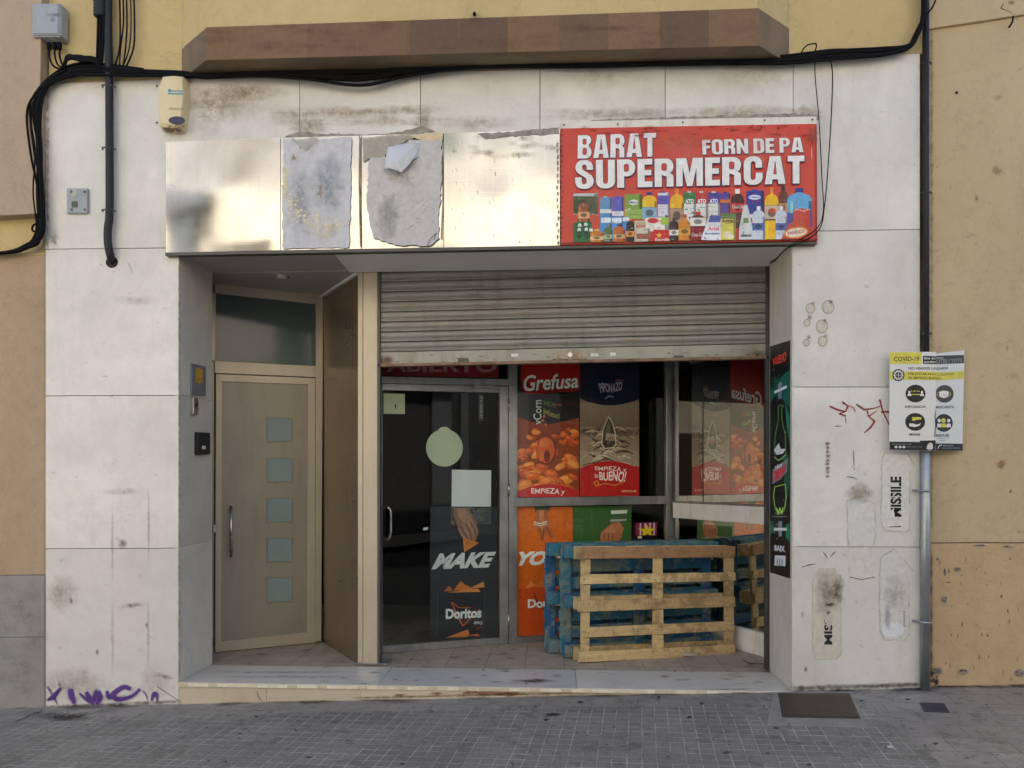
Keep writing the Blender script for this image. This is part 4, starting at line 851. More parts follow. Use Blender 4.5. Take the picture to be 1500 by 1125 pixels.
# scuffs plus edge wear, with pale glare and fading painted over the print
sc = Art(SP, .0098)
for i in range(24): sc.soft(rnd.uniform(824, 1195), rnd.uniform(184, 200), rnd.uniform(3, 14), rnd.uniform(1, 3), (150, 40, 30), .5, jag=.5)
for i in range(22): sc.soft(822.5 + rnd.uniform(-1, 1.5), 192 + i * 7.5, 1.8, rnd.uniform(1.5, 3.5), (80, 50, 40), .85, jag=.5)
for i in range(14): sc.soft(rnd.uniform(900, 1195), rnd.uniform(184, 192), 2, 1.5, (60, 40, 36), .7, jag=.6)
sc.soft(1189, 200, 10, 16, (160, 90, 70), .5); sc.stroke([(1194.5, 185), (1195, 350)], 1.5, (150, 50, 40), .7); sc.soft(1000, 205, 60, 14, (225, 110, 80), .35); sc.soft(900, 245, 60, 10, (220, 100, 70), .15); sc.soft(1188, 225, 1.2, 14, (235, 200, 190), .7)
sc.stroke([(822, 357), (1000, 354), (1197, 351)], 1.6, (60, 40, 36), .7)
for (x, y, a_, b_, al_) in ((1120, 215, 50, 26, .10), (1000, 220, 40, 40, .08), (880, 300, 30, 50, .08), (1060, 320, 60, 22, .10), (1160, 320, 30, 30, .10)): sc.soft(x, y, a_, b_, (235, 190, 170), al_)  # pale soft glare and fading painted onto the sign
for x in (905, 986, 1075, 1148): sc.stroke([(x, 190), (x + rnd.uniform(-2, 2), 270), (x + rnd.uniform(-2, 2), 352)], [.5, 1.2, .4], (245, 215, 205), .16)
sc.build('scuffs_and_glare', sg, 'paint')
scr = MB()
for x, t in ((826, 183), (905, 182), (1000, 179), (1120, 176), (1190, 175)): scr.tube([W(x, t, sy + .003), W(x, t, sy - .003)], .006, 8)
scr.build('screw', M['steel_edge'], sg, split=True)

# ================================================================== NEIGHBOURS
nl = thing('neighbour_house', 'tan rendered house with a grey stone base at the left edge', 'building', (-3.9, 0, 0))
def lslab(name, pts, y, mat, th=.4, lb=None): MB().slab([W(px, py, y) for px, py in pts], (0, th, 0), .003).build(name, mat, nl, lb)
X0 = -420
lslab('upper_wall', [(X0, 335), (56, 313), (71, -700), (X0, -700)], -.06, M['tan'])
# (cheek in the yellow strip and lower wall)
lslab('recessed_band', [(X0, 376), (66, 371), (66, 300), (X0, 300)], .035, M['yellow'])
lslab('lower_wall', [(X0, 846), (65.5, 842), (65.5, 371), (X0, 376)], .0, M['orange'])
lslab('wall_ledge', [(X0, 377.5), (65.5, 373), (65.5, 370.5), (X0, 375.5)], -.008, M['yellow'], .05)
for (a, b) in ((843, 933), (933.6, 1060)):
    lslab('stone_base', [(X0, b + 2), (64.8, b), (64.8, a), (X0, a + 3)], -.012, M['grey_stone'])
MB().box(W(0, 0).x - 6, wl - .006, .42, 9, -.5, 9.8).build('house_body', M['tan'], nl)
na = Art(PY(-.012), .0012)
for y in range(860, 1030, 12): na.soft(rnd.uniform(2, 60), y, 24, 12, (125, 123, 120), .1)
na.build('wear_marks', nl, 'paint')

nr = thing('neighbour_building', 'ochre rendered building with peeling lower wall at the right edge', 'building', (3.3, 0, 0))
X1 = 1990
ry = .03
def rslab(name, pts, y, mat, th=.4): MB().slab([W(px, py, y) for px, py in pts], (0, th, 0), .003).build(name, mat, nr)
rslab('lower_wall', [(1361, 1030), (X1, 1045), (X1, 795), (1361, 796)], ry - .004, M['ochre_low'])
rslab('middle_wall', [(1361, 795), (X1, 794), (X1, -50), (1361, 44)], ry, M['ochre'])
rslab('upper_wall', [(1361, 42), (X1, -53), (X1, -700), (1361, -700)], ry - .022, M['ochre'])
MB().box(wr + .02, wr + 8, .45, 9, -.5, 11).build('building_body', M['ochre'], nr)
ra2 = Art(PY(ry - .004), .0014)
def peel(cx, cy, a, b): 
    p = wob(ell(cx, cy, a, b, 10), min(a, b) * .35, 3); ra2.poly([(x + .7, y - .9) for x, y in p], (222, 196, 150), .8); ra2.poly(p, (150, 138, 120)); 
    for k in range(3): ra2.soft(cx + rnd.uniform(-a, a) * .5, cy + rnd.uniform(-b, b) * .5, a * .4, b * .4, (110, 100, 88), .6)
for q in ((1383, 878, 5, 6), (1410, 984, 9, 5), (1493, 986, 8, 6), (1374, 983, 7, 6), (1384, 838, 2.5, 6), (1402, 834, 6, 4), (1373, 819, 2.5, 2.5), (1435, 799, 10, 2.2), (1476, 801, 8, 2), (1389, 853, 4, 1.5)): peel(*q)
for i in range(40): ra2.soft(rnd.uniform(1368, 1496), rnd.uniform(815, 1000), rnd.uniform(.6, 2.2), rnd.uniform(.8, 5), (96, 76, 54), rnd.uniform(.4, .85), jag=.6)
for i in range(16): ra2.soft(1362 + rnd.uniform(0, 10), rnd.uniform(980, 1006), 4, 3, (60, 48, 38), .7, jag=.6)
for i in range(14): ra2.soft(1368 + i * 10, 1006 + i * .2, 12, 4, (90, 70, 48), .45)
for y in range(820, 1000, 20): ra2.soft(1364, y, 3, 14, (80, 60, 40), .5)
ra2.stroke([(1362, 795.5), (1420, 794.5), (1500, 794.8)], 1.3, (110, 84, 56), .9)
for (x, y, a, b) in ((1401, 136, 2.2, 2.2), (1466, 680, 7, 8), (1430, 290, 3, 8), (1475, 510, 3, 5), (1480, 720, 2, 3), (1373, 245, 1.5, 1), (1460, 250, 10, 8)): ra2.soft(x, y, a, b, (50, 38, 28) if a < 2.5 else (160, 122, 85), .9 if a < 2.5 else .5)
ra2.build('peeled_paint', nr, 'paint')
ra3 = Art(PY(ry), .0014)
ra3.soft(1401, 136, 3, 3, (30, 24, 20), 1); ra3.soft(1466, 680, 7, 8, (206, 164, 130), .5, jag=.5)
for i in range(50): ra3.soft(rnd.uniform(1366, 1498), rnd.uniform(60, 785), rnd.uniform(1, 12), rnd.uniform(1, 7), rnd.choice([(165, 138, 100), (198, 172, 130), (155, 126, 88)]), rnd.uniform(.06, .2), rot=rnd.uniform(-30, 30), jag=.5)
for y in range(60, 780, 26): ra3.soft(1364, y, 4, 18, (150, 126, 92), .35)
ra3.build('wall_marks', nr, 'paint')
cr = Art(PY(ry - .022), .0012); cr.stroke([(1470, 5), (1466, 12), (1476, 16), (1486, 22)], [1, 1.5, 1, .6], (90, 64, 40), .8); cr.soft(1481, 4, 6, 4, (150, 110, 75), .6); cr.build('wall_marks', nr, 'paint')
# short bent wire on the wall edge
o = MB().tube(smooth_path([W(1484, 24, -.01), W(1483, 32, -.03), W(1478, 40, -.05)]), .006, 6).build('wire_stub', M['cable']); setp(o, 'short black wire stub poking out high on the ochre wall', 'wire')

# ================================================================== ENTRANCE DOOR (left, set back and turned)
def dpt(px, py, depth): return CAM + ray(px, py) * depth
E0, E1 = dpt(313, HY, 6.13), dpt(468, HY, 6.50)
def vplane(a, b):
    d = (b - a); n = Vector((d.y, -d.x, 0)).normalized()
    if (CAM - a).dot(n) < 0: n = -n
    return Plane(a, n)
EP = vplane(E0, E1); en = EP.n
ent = thing('entrance_door', 'beige metal street door with five small square frosted panes under a dark transom', 'door', (EP.at(390, 690).x, EP.at(390, 690).y, 0))
def onp(pl, pts, off=0): return [pl.at(x, y, off) for x, y in pts]
def psl(pl, pts, off, th, mat, name, parent, bev=.002, label=None):
    """pixel quad on a plane, standing off mm proud, th thick"""
    return MB().slab(onp(pl, pts, 0) if False else [p + pl.n * off for p in onp(pl, pts)], pl.n * -th, bev).build(name, mat, parent, label)
# frame members
def bar(pts, off, th, name='frame', par=ent, mat='cream', bev=.003): return psl(EP, pts, off, th, M[mat], name, par, bev)
fr = MB()
for pts in ([(314, 414), (473, 432), (473, 447), (314, 430)], [(314, 529), (462, 536.5), (462, 553), (314, 547)], [(462, 446), (473, 447), (470, 938), (461, 940)],
            [(309, 430), (316, 430.3), (315, 529), (309, 529)]):
    fr.slab([EP.at(x, y, .02) for x, y in pts], en * -.07, .003)
fr.build('frame_bar', M['cream'], ent, split=True)
fr = MB()
for pts in ([(316, 548), (461.5, 554), (450.5, 563.5), (325, 559)], [(316, 548), (325, 559), (324, 940), (315, 955)], [(461.5, 554), (461, 941), (449, 926), (450.5, 563.5)], [(315, 955), (324, 940), (449, 926), (461, 941)]):
    fr.slab([EP.at(x, y, .012) for x, y in pts], en * -.05, .0015)
lf = fr.build('leaf_frame', M['cream'], ent)
leaf = psl(EP, [(323, 942), (451, 928), (452, 562), (324, 557)], .0, .04, M['door_leaf'], 'leaf', ent, .001)
for (y0, y1) in ((613, 646), (671.5, 705), (730.5, 764), (788.5, 822), (847, 881)):
    MB().slab([EP.at(x, y, .004) for x, y in ((391.5, y1 + .8), (427.5, y1 - .3), (427.8, y0), (392, y0 - .8))], en * -.006, .002).build('square_pane', M['frost'], leaf)
    bd_ = MB()
    for q_ in (((390.4, y1 + 2), (429, y1 + .9), (429, y1 - .4), (390.4, y1 + .7)), ((390.4, y0 - .6), (429, y0 + .2), (429, y0 - 1.1), (390.4, y0 - 2)), ((390.4, y1 + .6), (391.6, y1 + .6), (391.6, y0 - .5), (390.4, y0 - .5)), ((427.9, y1 - .5), (429, y1 - .5), (429, y0 + .3), (427.9, y0 + .3))): bd_.slab([EP.at(x, y, .0075) for x, y in q_], en * -.008, .001)
    bd_.build('glazing_bead', M['door_leaf'], leaf)
hd = MB(); hd.tube([EP.at(337.5, 740, .055), EP.at(337.5, 815, .055)], .011, 10)
for y in (748, 806): hd.tube([EP.at(336.5, y, .0), EP.at(337.5, y, .055)], .007, 8)
hd.build('pull_handle', M['chrome'], leaf)
psl(EP, [(311, 780), (318, 780), (318, 768), (311, 768)], .035, .03, M['chrome'], 'lock_cylinder', ent, .004)
psl(EP, [(314, 530), (463, 538), (463, 445), (314, 429)], .0, .012, M['transom'], 'transom_glass', ent, 0)
psl(EP, [(296, 968), (314, 957), (314, 395), (296, 395)], -.01, .03, M['bronze'], 'side_filler', ent, 0)

# champagne post and bronze partition
PL_ = [W(524, 690, JD + .03), W(553, 690, JD + .03)]
post = thing('partition_wall', 'champagne metal post and dark bronze side panel between street door and shopfront', 'partition', (PL_[0].x, JD + .03, 0))
mb = MB(); mb.box(PL_[0].x, PL_[0].x + .04, JD + .03, JD + .16, 0, 2.995, .003); mb.box(PL_[0].x + .043, PL_[1].x, JD + .022, JD + .16, 0, 2.992, .003)
mb.build('post', M['cream'], post, split=True)
MB().box(PL_[0].x - .03, PL_[1].x + .08, JD + .01, JD + .17, .0, .012, .003).build('base_plate', M['alu'], post)
A = Vector((PL_[0].x + .002, JD + .05, 0)); B = EP.at(473, 690, .02); B.z = 0
MB().slab([A, B, B + Vector((0, 0, 3.0)), A + Vector((0, 0, 3.0))], Vector((.03, .012, 0)), .002).build('side_panel', M['bronze'], post)
mb = MB(); n_ = Vector((-.02, -.01, 0)); mb.slab([A + n_ + Vector((0, 0, 2.985)), B + n_ + Vector((0, 0, 2.985)), B + n_ + Vector((0, 0, 3.0)), A + n_ + Vector((0, 0, 3.0))], Vector((.02, .01, 0))); mb.build('top_trim', M['soffit'], post)

# ceiling lamp in the lobby
cl = Plane((0, 0, 3.0), (0, 0, -1)).at(413, 404)
lm = thing('ceiling_spotlight', 'small unlit round spotlight in the ceiling above the street door', 'light', (cl.x, cl.y, 3.0))
MB().tube([cl + Vector((0, 0, .002)), cl - Vector((0, 0, .012))], .055, 20).build('ring', M['chrome'], lm); MB().tube([cl - Vector((0, 0, .012)), cl - Vector((0, 0, .014))], .04, 20).build('lens', M['soffit'], lm)

# ================================================================== SHOPFRONT
S1, S2 = dpt(555, HY, 6.09), dpt(744, HY, 6.457); SPn = vplane(S1, S2); sn = SPn.n; sd_ = (S2 - S1).normalized()
SC = SPn.at(985, HY)                                  # corner with the side pane
SE = dpt(1126, HY, 5.98)
VP_ = vplane(SC, SE); vn = VP_.n
sf = thing('shopfront', 'grey aluminium glazed shopfront set back at an angle behind the shutter', 'shopfront', (SC.x, SC.y, 0))
def sslab(mbx, pts, off=.0, th=.05, bev=.002, pl=SPn): mbx.slab([pl.at(x, y, off) for x, y in pts], pl.n * -th, bev)
f = MB()
sslab(f, [(745, 430), (757.5, 430), (757, 941), (745, 942)], .01, .06)        # mullion
sslab(f, [(752, 742), (978, 738), (978, 726.5), (752, 729)], .02, .05)       # mid rail
sslab(f, [(975, 430), (989, 430), (989, 944), (975, 944)], .015, .05)       # corner post
sslab(f, [(752, 943), (980, 930), (980, 921), (752, 933)], .018, .05)
sslab(f, [(530, 561), (757, 565.5), (757, 556), (530, 551)], .012, .06)      # head over the door
sslab(f, [(530, 962), (558, 957), (558, 430), (530, 430)], -.004, .05)
sslab(f, [(530, 440), (985, 452), (985, 430), (530, 420)], .014, .05)
f.build('frame_bar', M['alu'], sf, split=True)
# door
dr = MB()
sslab(dr, [(553, 958), (560, 957), (560, 562.5), (553, 562)], .006, .04); sslab(dr, [(732, 943.5), (744, 942), (744, 566), (732, 565.7)], .006, .04)
sslab(dr, [(560.3, 571.5), (731.7, 575.5), (731.7, 565.6), (560.3, 562)], .005, .04); sslab(dr, [(560.3, 957), (731.7, 943.5), (731.7, 934), (560.3, 946)], .005, .04)
door = dr.build('glass_door', M['alu'], sf)
MB().slab([SPn.at(x, y, -.014) for x, y in ((559, 950), (733, 938), (733, 572), (559, 568))], sn * -.004).build('glass_pane', M['glass'], door)
hb = MB(); hb.tube(smooth_path([SPn.at(559, 744, .012), SPn.at(566, 743, .05), SPn.at(570, 749, .055), SPn.at(570.5, 765, .055), SPn.at(570, 782, .055), SPn.at(566, 789, .05), SPn.at(559, 788, .012)], 5), .012, 10); hb.build('pull_handle', M['chrome'], door)
MB().slab([SPn.at(x, y, .03) for x, y in ((693, 569), (722, 569.5), (722, 565), (693, 564.5))], sn * -.03, .003).build('door_closer', M['alu'], door)
for y in (585, 708, 900): MB().tube([SPn.at(744.5, y, .018), SPn.at(744.5, y + 18, .018)], .008, 8).build('hinge', M['chrome'], door)
# fixed glazing
for nm, q in (('window_pane', [(756, 728.5), (976, 726), (976, 440), (756, 440)]), ('window_pane', [(756, 935), (976, 924), (976, 738), (756, 741.5)]), ('transom_pane', [(555, 555), (747, 558), (747, 440), (555, 440)])):
    MB().slab([SPn.at(x, y, -.018) for x, y in q], sn * -.004).build(nm, M['glass'], sf)
# side panes and their rails: run on behind the jamb
def vx(px, z):        # pixel column on side plane at height z
    p = VP_.at(px, HY); return Vector((p.x, p.y, z))
def vslab(mbx, z0, z1, off, th, x0=985, x1=1175, bev=.002): mbx.slab([vx(x0, z0) + vn * off, vx(x1, z0) + vn * off, vx(x1, z1) + vn * off, vx(x0, z1) + vn * off], vn * -th, bev)
m_ = MB(); vslab(m_, 1.05, 1.19, .03, .06, 989); vslab(m_, -.005, .18, .03, .06, 989); m_.build('white_rail', M['white_metal'], sf, split=True)
m_ = MB(); vslab(m_, 1.19, 1.205, .034, .06, 989); vslab(m_, 1.20, 3.0, .01, .03, 989, 992); m_.build('side_trim', M['alu'], sf, split=True)
m_ = MB(); vslab(m_, 1.205, 2.995, .0, .006, 989); m_.build('side_pane', M['mirror_glass'], sf, 'large reflective side pane'); m_ = MB(); vslab(m_, .18, 1.05, .0, .006, 989); m_.build('side_pane', M['mirror_glass'], sf)
m_ = MB(); m_.slab([vx(1029.5, 1.2) + vn * .003, vx(1030.5, 1.2) + vn * .003, vx(1030.5, 2.99) + vn * .003, vx(1029.5, 2.99) + vn * .003], vn * -.012); m_.build('pane_joint', M['black'], sf)
# dark wall and board inside behind panes
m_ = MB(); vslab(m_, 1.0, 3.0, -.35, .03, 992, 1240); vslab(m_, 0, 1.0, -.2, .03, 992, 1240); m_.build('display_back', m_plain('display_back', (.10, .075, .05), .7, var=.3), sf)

# posters behind the glass
FILM = SPn.moved(-.04)
def poster(name, label, quadpx, draw, pl=FILM, back=(40, 38, 40), gain=1.0, base=.002, group=None, matname='print_in'):
    cx = sum(p[0] for p in quadpx) / 4; cy = sum(p[1] for p in quadpx) / 4; o = pl.at(cx, cy)
    t = thing(name, label, 'poster', (o.x, o.y, o.z), group)
    a = None
    MB().slab([pl.at(x, y, 0) for x, y in quadpx], pl.n * -.002).build('sheet', m_plain('poster_sheet', tuple(v * gain for v in lin(back)), .5, var=.03), t)
    p = Art(pl, .0006, .000012, gain); draw(p); p.build('print', t, matname); return t
GA = 1.85
def cheek(p, x0, x1, y0, y1, n, cols, rr=(10, 16)):
    for i in range(n):
        x, y = rnd.uniform(x0, x1), y0 + (y1 - y0) * (i / n) + rnd.uniform(-4, 4); a = rnd.uniform(*rr) * (.5 + .5 * i / n); c = rnd.choice(cols)
        rx, ry = a, a * rnd.uniform(.45, .65); rt = rnd.uniform(-40, 40)
        x = min(max(x, x0 + rx * .8), x1 - rx * .8); y = min(y, y1 - ry * .5)
        clip = lambda q: [(min(max(u, x0), x1), min(v, y1)) for u, v in q]
        p.poly(clip(ell(x, y, rx, ry, 14, rot=rt)), tuple(int(v * .68) for v in c)); p.poly(clip(ell(x - .4, y - .5, rx * .93, ry * .9, 14, rot=rt)), c)
        p.poly(clip(ell(x - rx * .15, y - ry * .3, rx * .55, ry * .4, 12, rot=rt)), tuple(min(255, int(v * 1.25 + 10)) for v in c), .75); p.poly(clip(ell(x - rx * .25, y - ry * .42, rx * .2, ry * .15, 10, rot=rt)), (255, 205, 160), .4)
def draw_nuts(p):
    p.rect(757, 440, 848, 728, (34, 27, 29)); p.poly([(757, 610), (775, 617), (805, 622), (848, 612), (848, 660), (757, 660)], (150, 62, 24), col2=(120, 45, 15)); p.rect(757, 650, 848, 727, (140, 60, 24))
    cheek(p, 757, 848, 630, 720, 62, [(205, 92, 30), (190, 78, 24), (216, 110, 42), (170, 68, 22), (224, 128, 55)])
    for i in range(1): 
        p.ell(800, 660, 15, 21, (110, 38, 12)); p.ell(799, 659, 13.5, 19, (204, 84, 30)); p.ell(797, 649, 8, 7, (226, 124, 60), .8); p.ell(801, 668, 4.5, 9, (110, 40, 20), .8); p.ell(792, 668, 3, 8, (228, 130, 66), .6)
    pts = [(757, 728), (757, 722)] + [(757 + i * 6.5, 722 - 13 * math.sin(math.pi * (i + .8) / 16)) for i in range(15)] + [(848, 728)]; p.poly(pts, (190, 32, 28))
    p.text('EMPIEZA y', [(778, 715), (828, 716), (826, 726), (778, 725)], (238, 226, 220), .01, wave=.5)
    p.text('vCorn', rot90(781, 586, 793, 622), (205, 205, 200), .015); p.text('Mexi', [(796, 598), (820, 606), (819, 614), (796, 607)], (140, 140, 60), .03); p.text('MIX', [(796, 586), (814, 590), (814, 597), (796, 594)], (90, 110, 50), .03)
    for (x, y) in ((795, 616), (799, 622), (797, 610)): p.ell(x, y, 2.2, 2, (200, 100, 60))
    p.rect(812, 592, 822, 594, (180, 50, 46))
    p.poly([(762, 440), (849, 440), (849, 571), (845, 573), (800, 576), (772, 578), (766, 575), (763, 566)], (172, 24, 24)); p.poly([(763, 560), (849, 566), (849, 571), (845, 573), (800, 576), (772, 578), (766, 575)], (150, 18, 20), .7)
    p.text('Grefusa', [(767.5, 550.5), (848, 548), (848, 569), (767, 575)], (60, 10, 14), .03, shear=.15); p.text('Grefusa', [(767, 549.5), (847, 547), (847, 568), (766.5, 574)], (232, 226, 222), .02, shear=.15)
poster('snack_poster', 'window poster of orange fried corn nuts under a red banner, right of the glass door', [(757, 728.5), (848.5, 727.5), (848.5, 440), (757, 440)], draw_nuts, gain=GA)
def draw_seeds(p):
    p.rect(849.5, 560, 936, 727, (150, 124, 106)); p.rect(849.5, 590, 936, 625, (172, 146, 126), col2=(120, 98, 84)); p.soft(893, 632, 60, 10, (96, 76, 66), .7); p.rect(849.5, 660, 936, 727, (160, 136, 114))
    for i in range(60):      # folds of beige cloth
        y = 632 + i * .95 + rnd.uniform(-3, 3); x = rnd.uniform(850, 905); L = rnd.uniform(20, 32); s_ = rnd.choice([-1, 1]) * rnd.uniform(4, 16)
        q = [(min(935.5, x + L * t), min(682, y + s_ * math.sin(t * 2.2 + .4) * .8)) for t in (0, .25, .5, .75, 1)]
        p.stroke(q, [1, rnd.uniform(1.5, 3.5), rnd.uniform(2, 5), 2.5, 1], rnd.choice([(188, 160, 138), (100, 76, 64), (208, 184, 160), (84, 62, 54), (170, 144, 124), (222, 202, 180)]), .75)
    p.poly([(891, 608), (897, 618), (902, 634), (903, 651), (898, 657), (885, 658), (880, 651), (882, 630)], (210, 192, 172), .9); p.poly([(891, 612), (896, 620), (900, 634), (901, 650), (897, 655), (886, 656), (882, 650), (884, 630)], (72, 58, 50)); p.poly([(891, 614), (893.5, 622), (894.5, 650), (889, 652), (888, 630)], (128, 112, 98), .7); p.poly([(887, 634), (900, 636), (900, 646), (887, 645)], (196, 180, 165), .7)
    p.text('vit', [(889, 638), (899, 639), (899, 645), (889, 645)], (150, 60, 50), .02)
    pts = [(849.5, 440), (936, 440), (936, 585)] + [(936 - i * 7.8, 585 + 9 * math.sin(math.pi * i / 11)) for i in range(1, 11)] + [(849.5, 583)]; p.poly(pts, (26, 26, 48)); p.soft(893, 568, 30, 18, (40, 44, 96), .8)
    p.text('PIPONAZO', [(876, 562), (912, 560), (910, 573), (880, 576)], (176, 160, 160), .025, wave=-1.0); p.rect(901, 556, 914, 558.5, (140, 80, 80), .8); p.stroke([(886, 584), (892, 580), (898, 582)], 1.3, (150, 160, 190))
    pts = [(849.5, 727), (849.5, 686)] + [(849.5 + i * 8.65, 686 - 11 * math.sin(math.pi * i / 10)) for i in range(1, 10)] + [(936, 684), (936, 726)]; p.poly(pts, (186, 28, 28))
    p.text('EMPIEZA y', [(871, 683), (918, 684), (916, 693), (872, 690)], (238, 220, 212), .008, wave=.7); p.text('lo', [(871, 693), (876, 693), (876, 700), (871, 700)], (238, 220, 212), .01); p.text('BUENO!', [(877, 691), (918, 690), (915, 706), (878, 703)], (244, 228, 218), .025, wave=.6)
    p.stroke([(872, 711), (870, 707), (874, 704), (877, 708), (873, 712), (886, 708), (900, 711), (913, 706)], 1.1, (226, 150, 40)); p.box_text('GREFUSA.ES', 910, 718, 932, 721, (226, 190, 150), .02)
poster('snack_poster', 'tall window poster of a sunflower seed on beige cloth with a navy top', [(849.2, 727.5), (936.5, 726.5), (936.5, 440), (849.2, 440)], draw_seeds, gain=GA)
def hand(p, cx, cy, s, skin, flip=1, dirn=1):
    """a hand reaching down: wrist, palm and five fingers"""
    d = tuple(int(v * .6) for v in skin); l = tuple(min(255, int(v * 1.2)) for v in skin); X = lambda x: cx + x * s * flip; Y = lambda y: cy + y * s
    p.poly([(X(-4), Y(-24)), (X(6), Y(-24)), (X(8), Y(-8)), (X(11), Y(4)), (X(7), Y(12)), (X(-3), Y(12)), (X(-8), Y(2)), (X(-6), Y(-10))], skin)
    for q, wd in (([(X(-6), Y(2)), (X(-9), Y(10)), (X(-4), Y(18))], 3.6), ([(X(-2), Y(9)), (X(-3), Y(16)), (X(-1), Y(23))], 3.4), ([(X(2), Y(9)), (X(2), Y(17)), (X(1), Y(24))], 3.4), ([(X(6), Y(8)), (X(8), Y(15)), (X(6), Y(21))], 3.2), ([(X(9), Y(3)), (X(14), Y(9)), (X(17), Y(15))], 3.0)):
        p.stroke(q, [wd * s * 1.15, wd * s * 1.1, wd * s * .8], d); p.stroke([(a - .3, b - .3) for a, b in q], [wd * s * .85, wd * s * .8, wd * s * .5], skin)
    p.poly([(X(-2), Y(-22)), (X(2), Y(-22)), (X(3), Y(0)), (X(-2), Y(4))], l, .5)
def draw_make(p):
    p.rect(630, 742, 732, 940, (34, 34, 42)); p.rect(660, 742, 719, 768, (120, 122, 118), .55)
    Z = lambda L: [(540 + x / 2.557, 520 + y / 2.557) for x, y in L]
    p.poly(Z([(318, 572), (368, 572), (388, 598), (402, 628), (412, 662), (404, 690), (388, 708), (372, 698), (352, 684), (338, 655), (326, 625), (318, 600)]), (150, 108, 88)); p.poly(Z([(330, 575), (360, 575), (380, 604), (396, 640), (392, 660), (365, 640), (340, 612)]), (188, 146, 122), .8)
    for q in ([(344, 640), (358, 668), (376, 694)], [(362, 630), (378, 660), (388, 700)], [(380, 624), (396, 655), (402, 686)]): p.stroke(Z(q), [1.6, 1.2, .7], (84, 56, 46), .9)
    for q in ([(336, 648), (350, 676), (366, 690)], [(353, 634), (368, 664), (381, 690)], [(372, 628), (388, 660), (396, 682)]): p.stroke(Z(q), [2, 2.2, 1], (196, 150, 124), .8)
    p.poly([(678, 788), (702, 795), (680, 809)], (214, 128, 52)); p.poly([(681, 792), (696, 796), (682, 804)], (232, 156, 80), .6)
    p.text('MAKE', [(637, 811), (727, 808), (722, 831), (632, 834)], (222, 222, 222), .05, shear=.28)
    p.poly([(641, 868), (708, 866), (712, 880), (706, 930), (640, 934), (636, 880)], (24, 24, 32)); p.stroke([(641, 868), (640, 932)], .8, (70, 70, 84)); p.stroke([(711, 868), (706, 930)], .8, (70, 70, 84))
    for q in ([(650, 866), (658, 858), (664, 866)], [(664, 865), (675, 851), (690, 864)], [(672, 866), (684, 857), (698, 866)], [(688, 862), (708, 852), (710, 860)], [(655, 868), (700, 862), (704, 867)]): p.poly(q, rnd.choice([(206, 116, 44), (222, 140, 66), (186, 94, 36)]))
    p.stroke([(661, 882), (668, 898), (678, 917), (703, 892)], [1, 2.4, 1.6, .8], (214, 98, 40)); p.stroke([(662, 882), (672, 890), (690, 890)], 1, (214, 98, 40))
    p.text('Doritos', [(653, 892), (706, 890), (705, 905), (653, 907)], (232, 230, 232), .04); p.box_text('BBQ', 694, 910, 707, 915, (200, 200, 205), .03, shear=.2); p.stroke([(697, 918), (700, 922), (704, 918)], 1.2, (170, 40, 40))
    p.poly([(653, 934), (685, 922), (688, 929), (684, 933)], (210, 118, 44)); p.poly([(684, 931), (700, 928), (703, 932)], (190, 100, 40))
poster('snack_poster', 'dark film on the glass door, a hand above a black chip bag', [(630, 940.5), (732, 934), (732, 742), (630, 742)], draw_make, gain=1.2)
def draw_you(p):
    p.rect(755, 741, 839, 934, (216, 104, 26), col2=(204, 90, 22)); p.rect(755, 741, 839, 742.5, (120, 60, 20)); p.poly([(783, 742), (806, 742), (804, 749), (784, 750)], (66, 84, 60))
    Z = lambda L: [(540 + x / 2.557, 520 + y / 2.557) for x, y in L]
    p.poly(Z([(630, 580), (670, 580), (674, 620), (680, 648), (696, 680), (690, 692), (676, 676), (664, 662), (656, 698), (646, 700), (642, 664), (626, 644), (622, 612)]), (176, 98, 62)); p.poly(Z([(638, 582), (656, 582), (660, 640), (650, 660), (640, 640)]), (212, 134, 90), .8)
    for q in ([(640, 650), (648, 690)], [(656, 650), (652, 692)], [(666, 645), (686, 684)]): p.stroke(Z(q), [1.4, .8], (110, 54, 34), .9)
    p.stroke([(782, 765), (792, 767), (801, 764)], 1.6, (225, 210, 190)); p.stroke([(782, 768), (792, 770), (801, 767)], 1.2, (225, 210, 190))
    p.text('YOUR', [(760, 808), (842, 806), (838, 827), (757, 829)], (226, 224, 222), .05, shear=.28)
    p.poly([(759, 864), (800, 858), (838, 862), (838, 925), (765, 930)], (202, 76, 26)); p.poly([(770, 862), (778, 850), (786, 858)], (226, 130, 60)); p.poly([(784, 860), (794, 848), (806, 860)], (212, 112, 50)); p.stroke([(782, 868), (788, 884), (800, 896)], [1, 2.2, 1], (60, 40, 40))
    p.text('Doritos', [(773, 878), (828, 876), (828, 889), (773, 891)], (232, 228, 226), .04)
poster('snack_poster', 'orange lower window poster with a braceleted hand, beside the glass door', [(755, 934.5), (839, 930), (839, 741), (755, 741.5)], draw_you, gain=GA)
def draw_own(p):
    p.rect(839.5, 741, 925, 930, (62, 98, 44)); p.poly([(895, 741), (920, 741), (917, 764), (914, 778), (893, 776), (894, 758)], (70, 96, 62)); p.poly([(895, 748), (919, 747), (918, 752), (895, 753)], (214, 216, 206)); p.poly([(894, 761), (918, 760), (917, 763), (894, 764)], (190, 196, 184), .8)
    p.poly([(894, 772), (914, 772), (910, 788), (906, 795), (888, 796), (883, 786)], (190, 112, 74)); p.poly([(880, 781), (888, 773), (897, 766), (908, 764), (912, 772), (910, 784), (906, 796), (882, 796), (879, 788)], (190, 112, 74)); p.poly([(884, 780), (897, 769), (905, 770), (900, 782)], (222, 146, 104), .8)
    for x in (886, 892, 898): p.stroke([(x, 781), (x - 2, 795)], [1.4, .7], (110, 58, 36), .9)
    p.text('OWN', [(846, 812), (918, 810), (914, 830), (842, 833)], (226, 224, 222), .05, shear=.28)
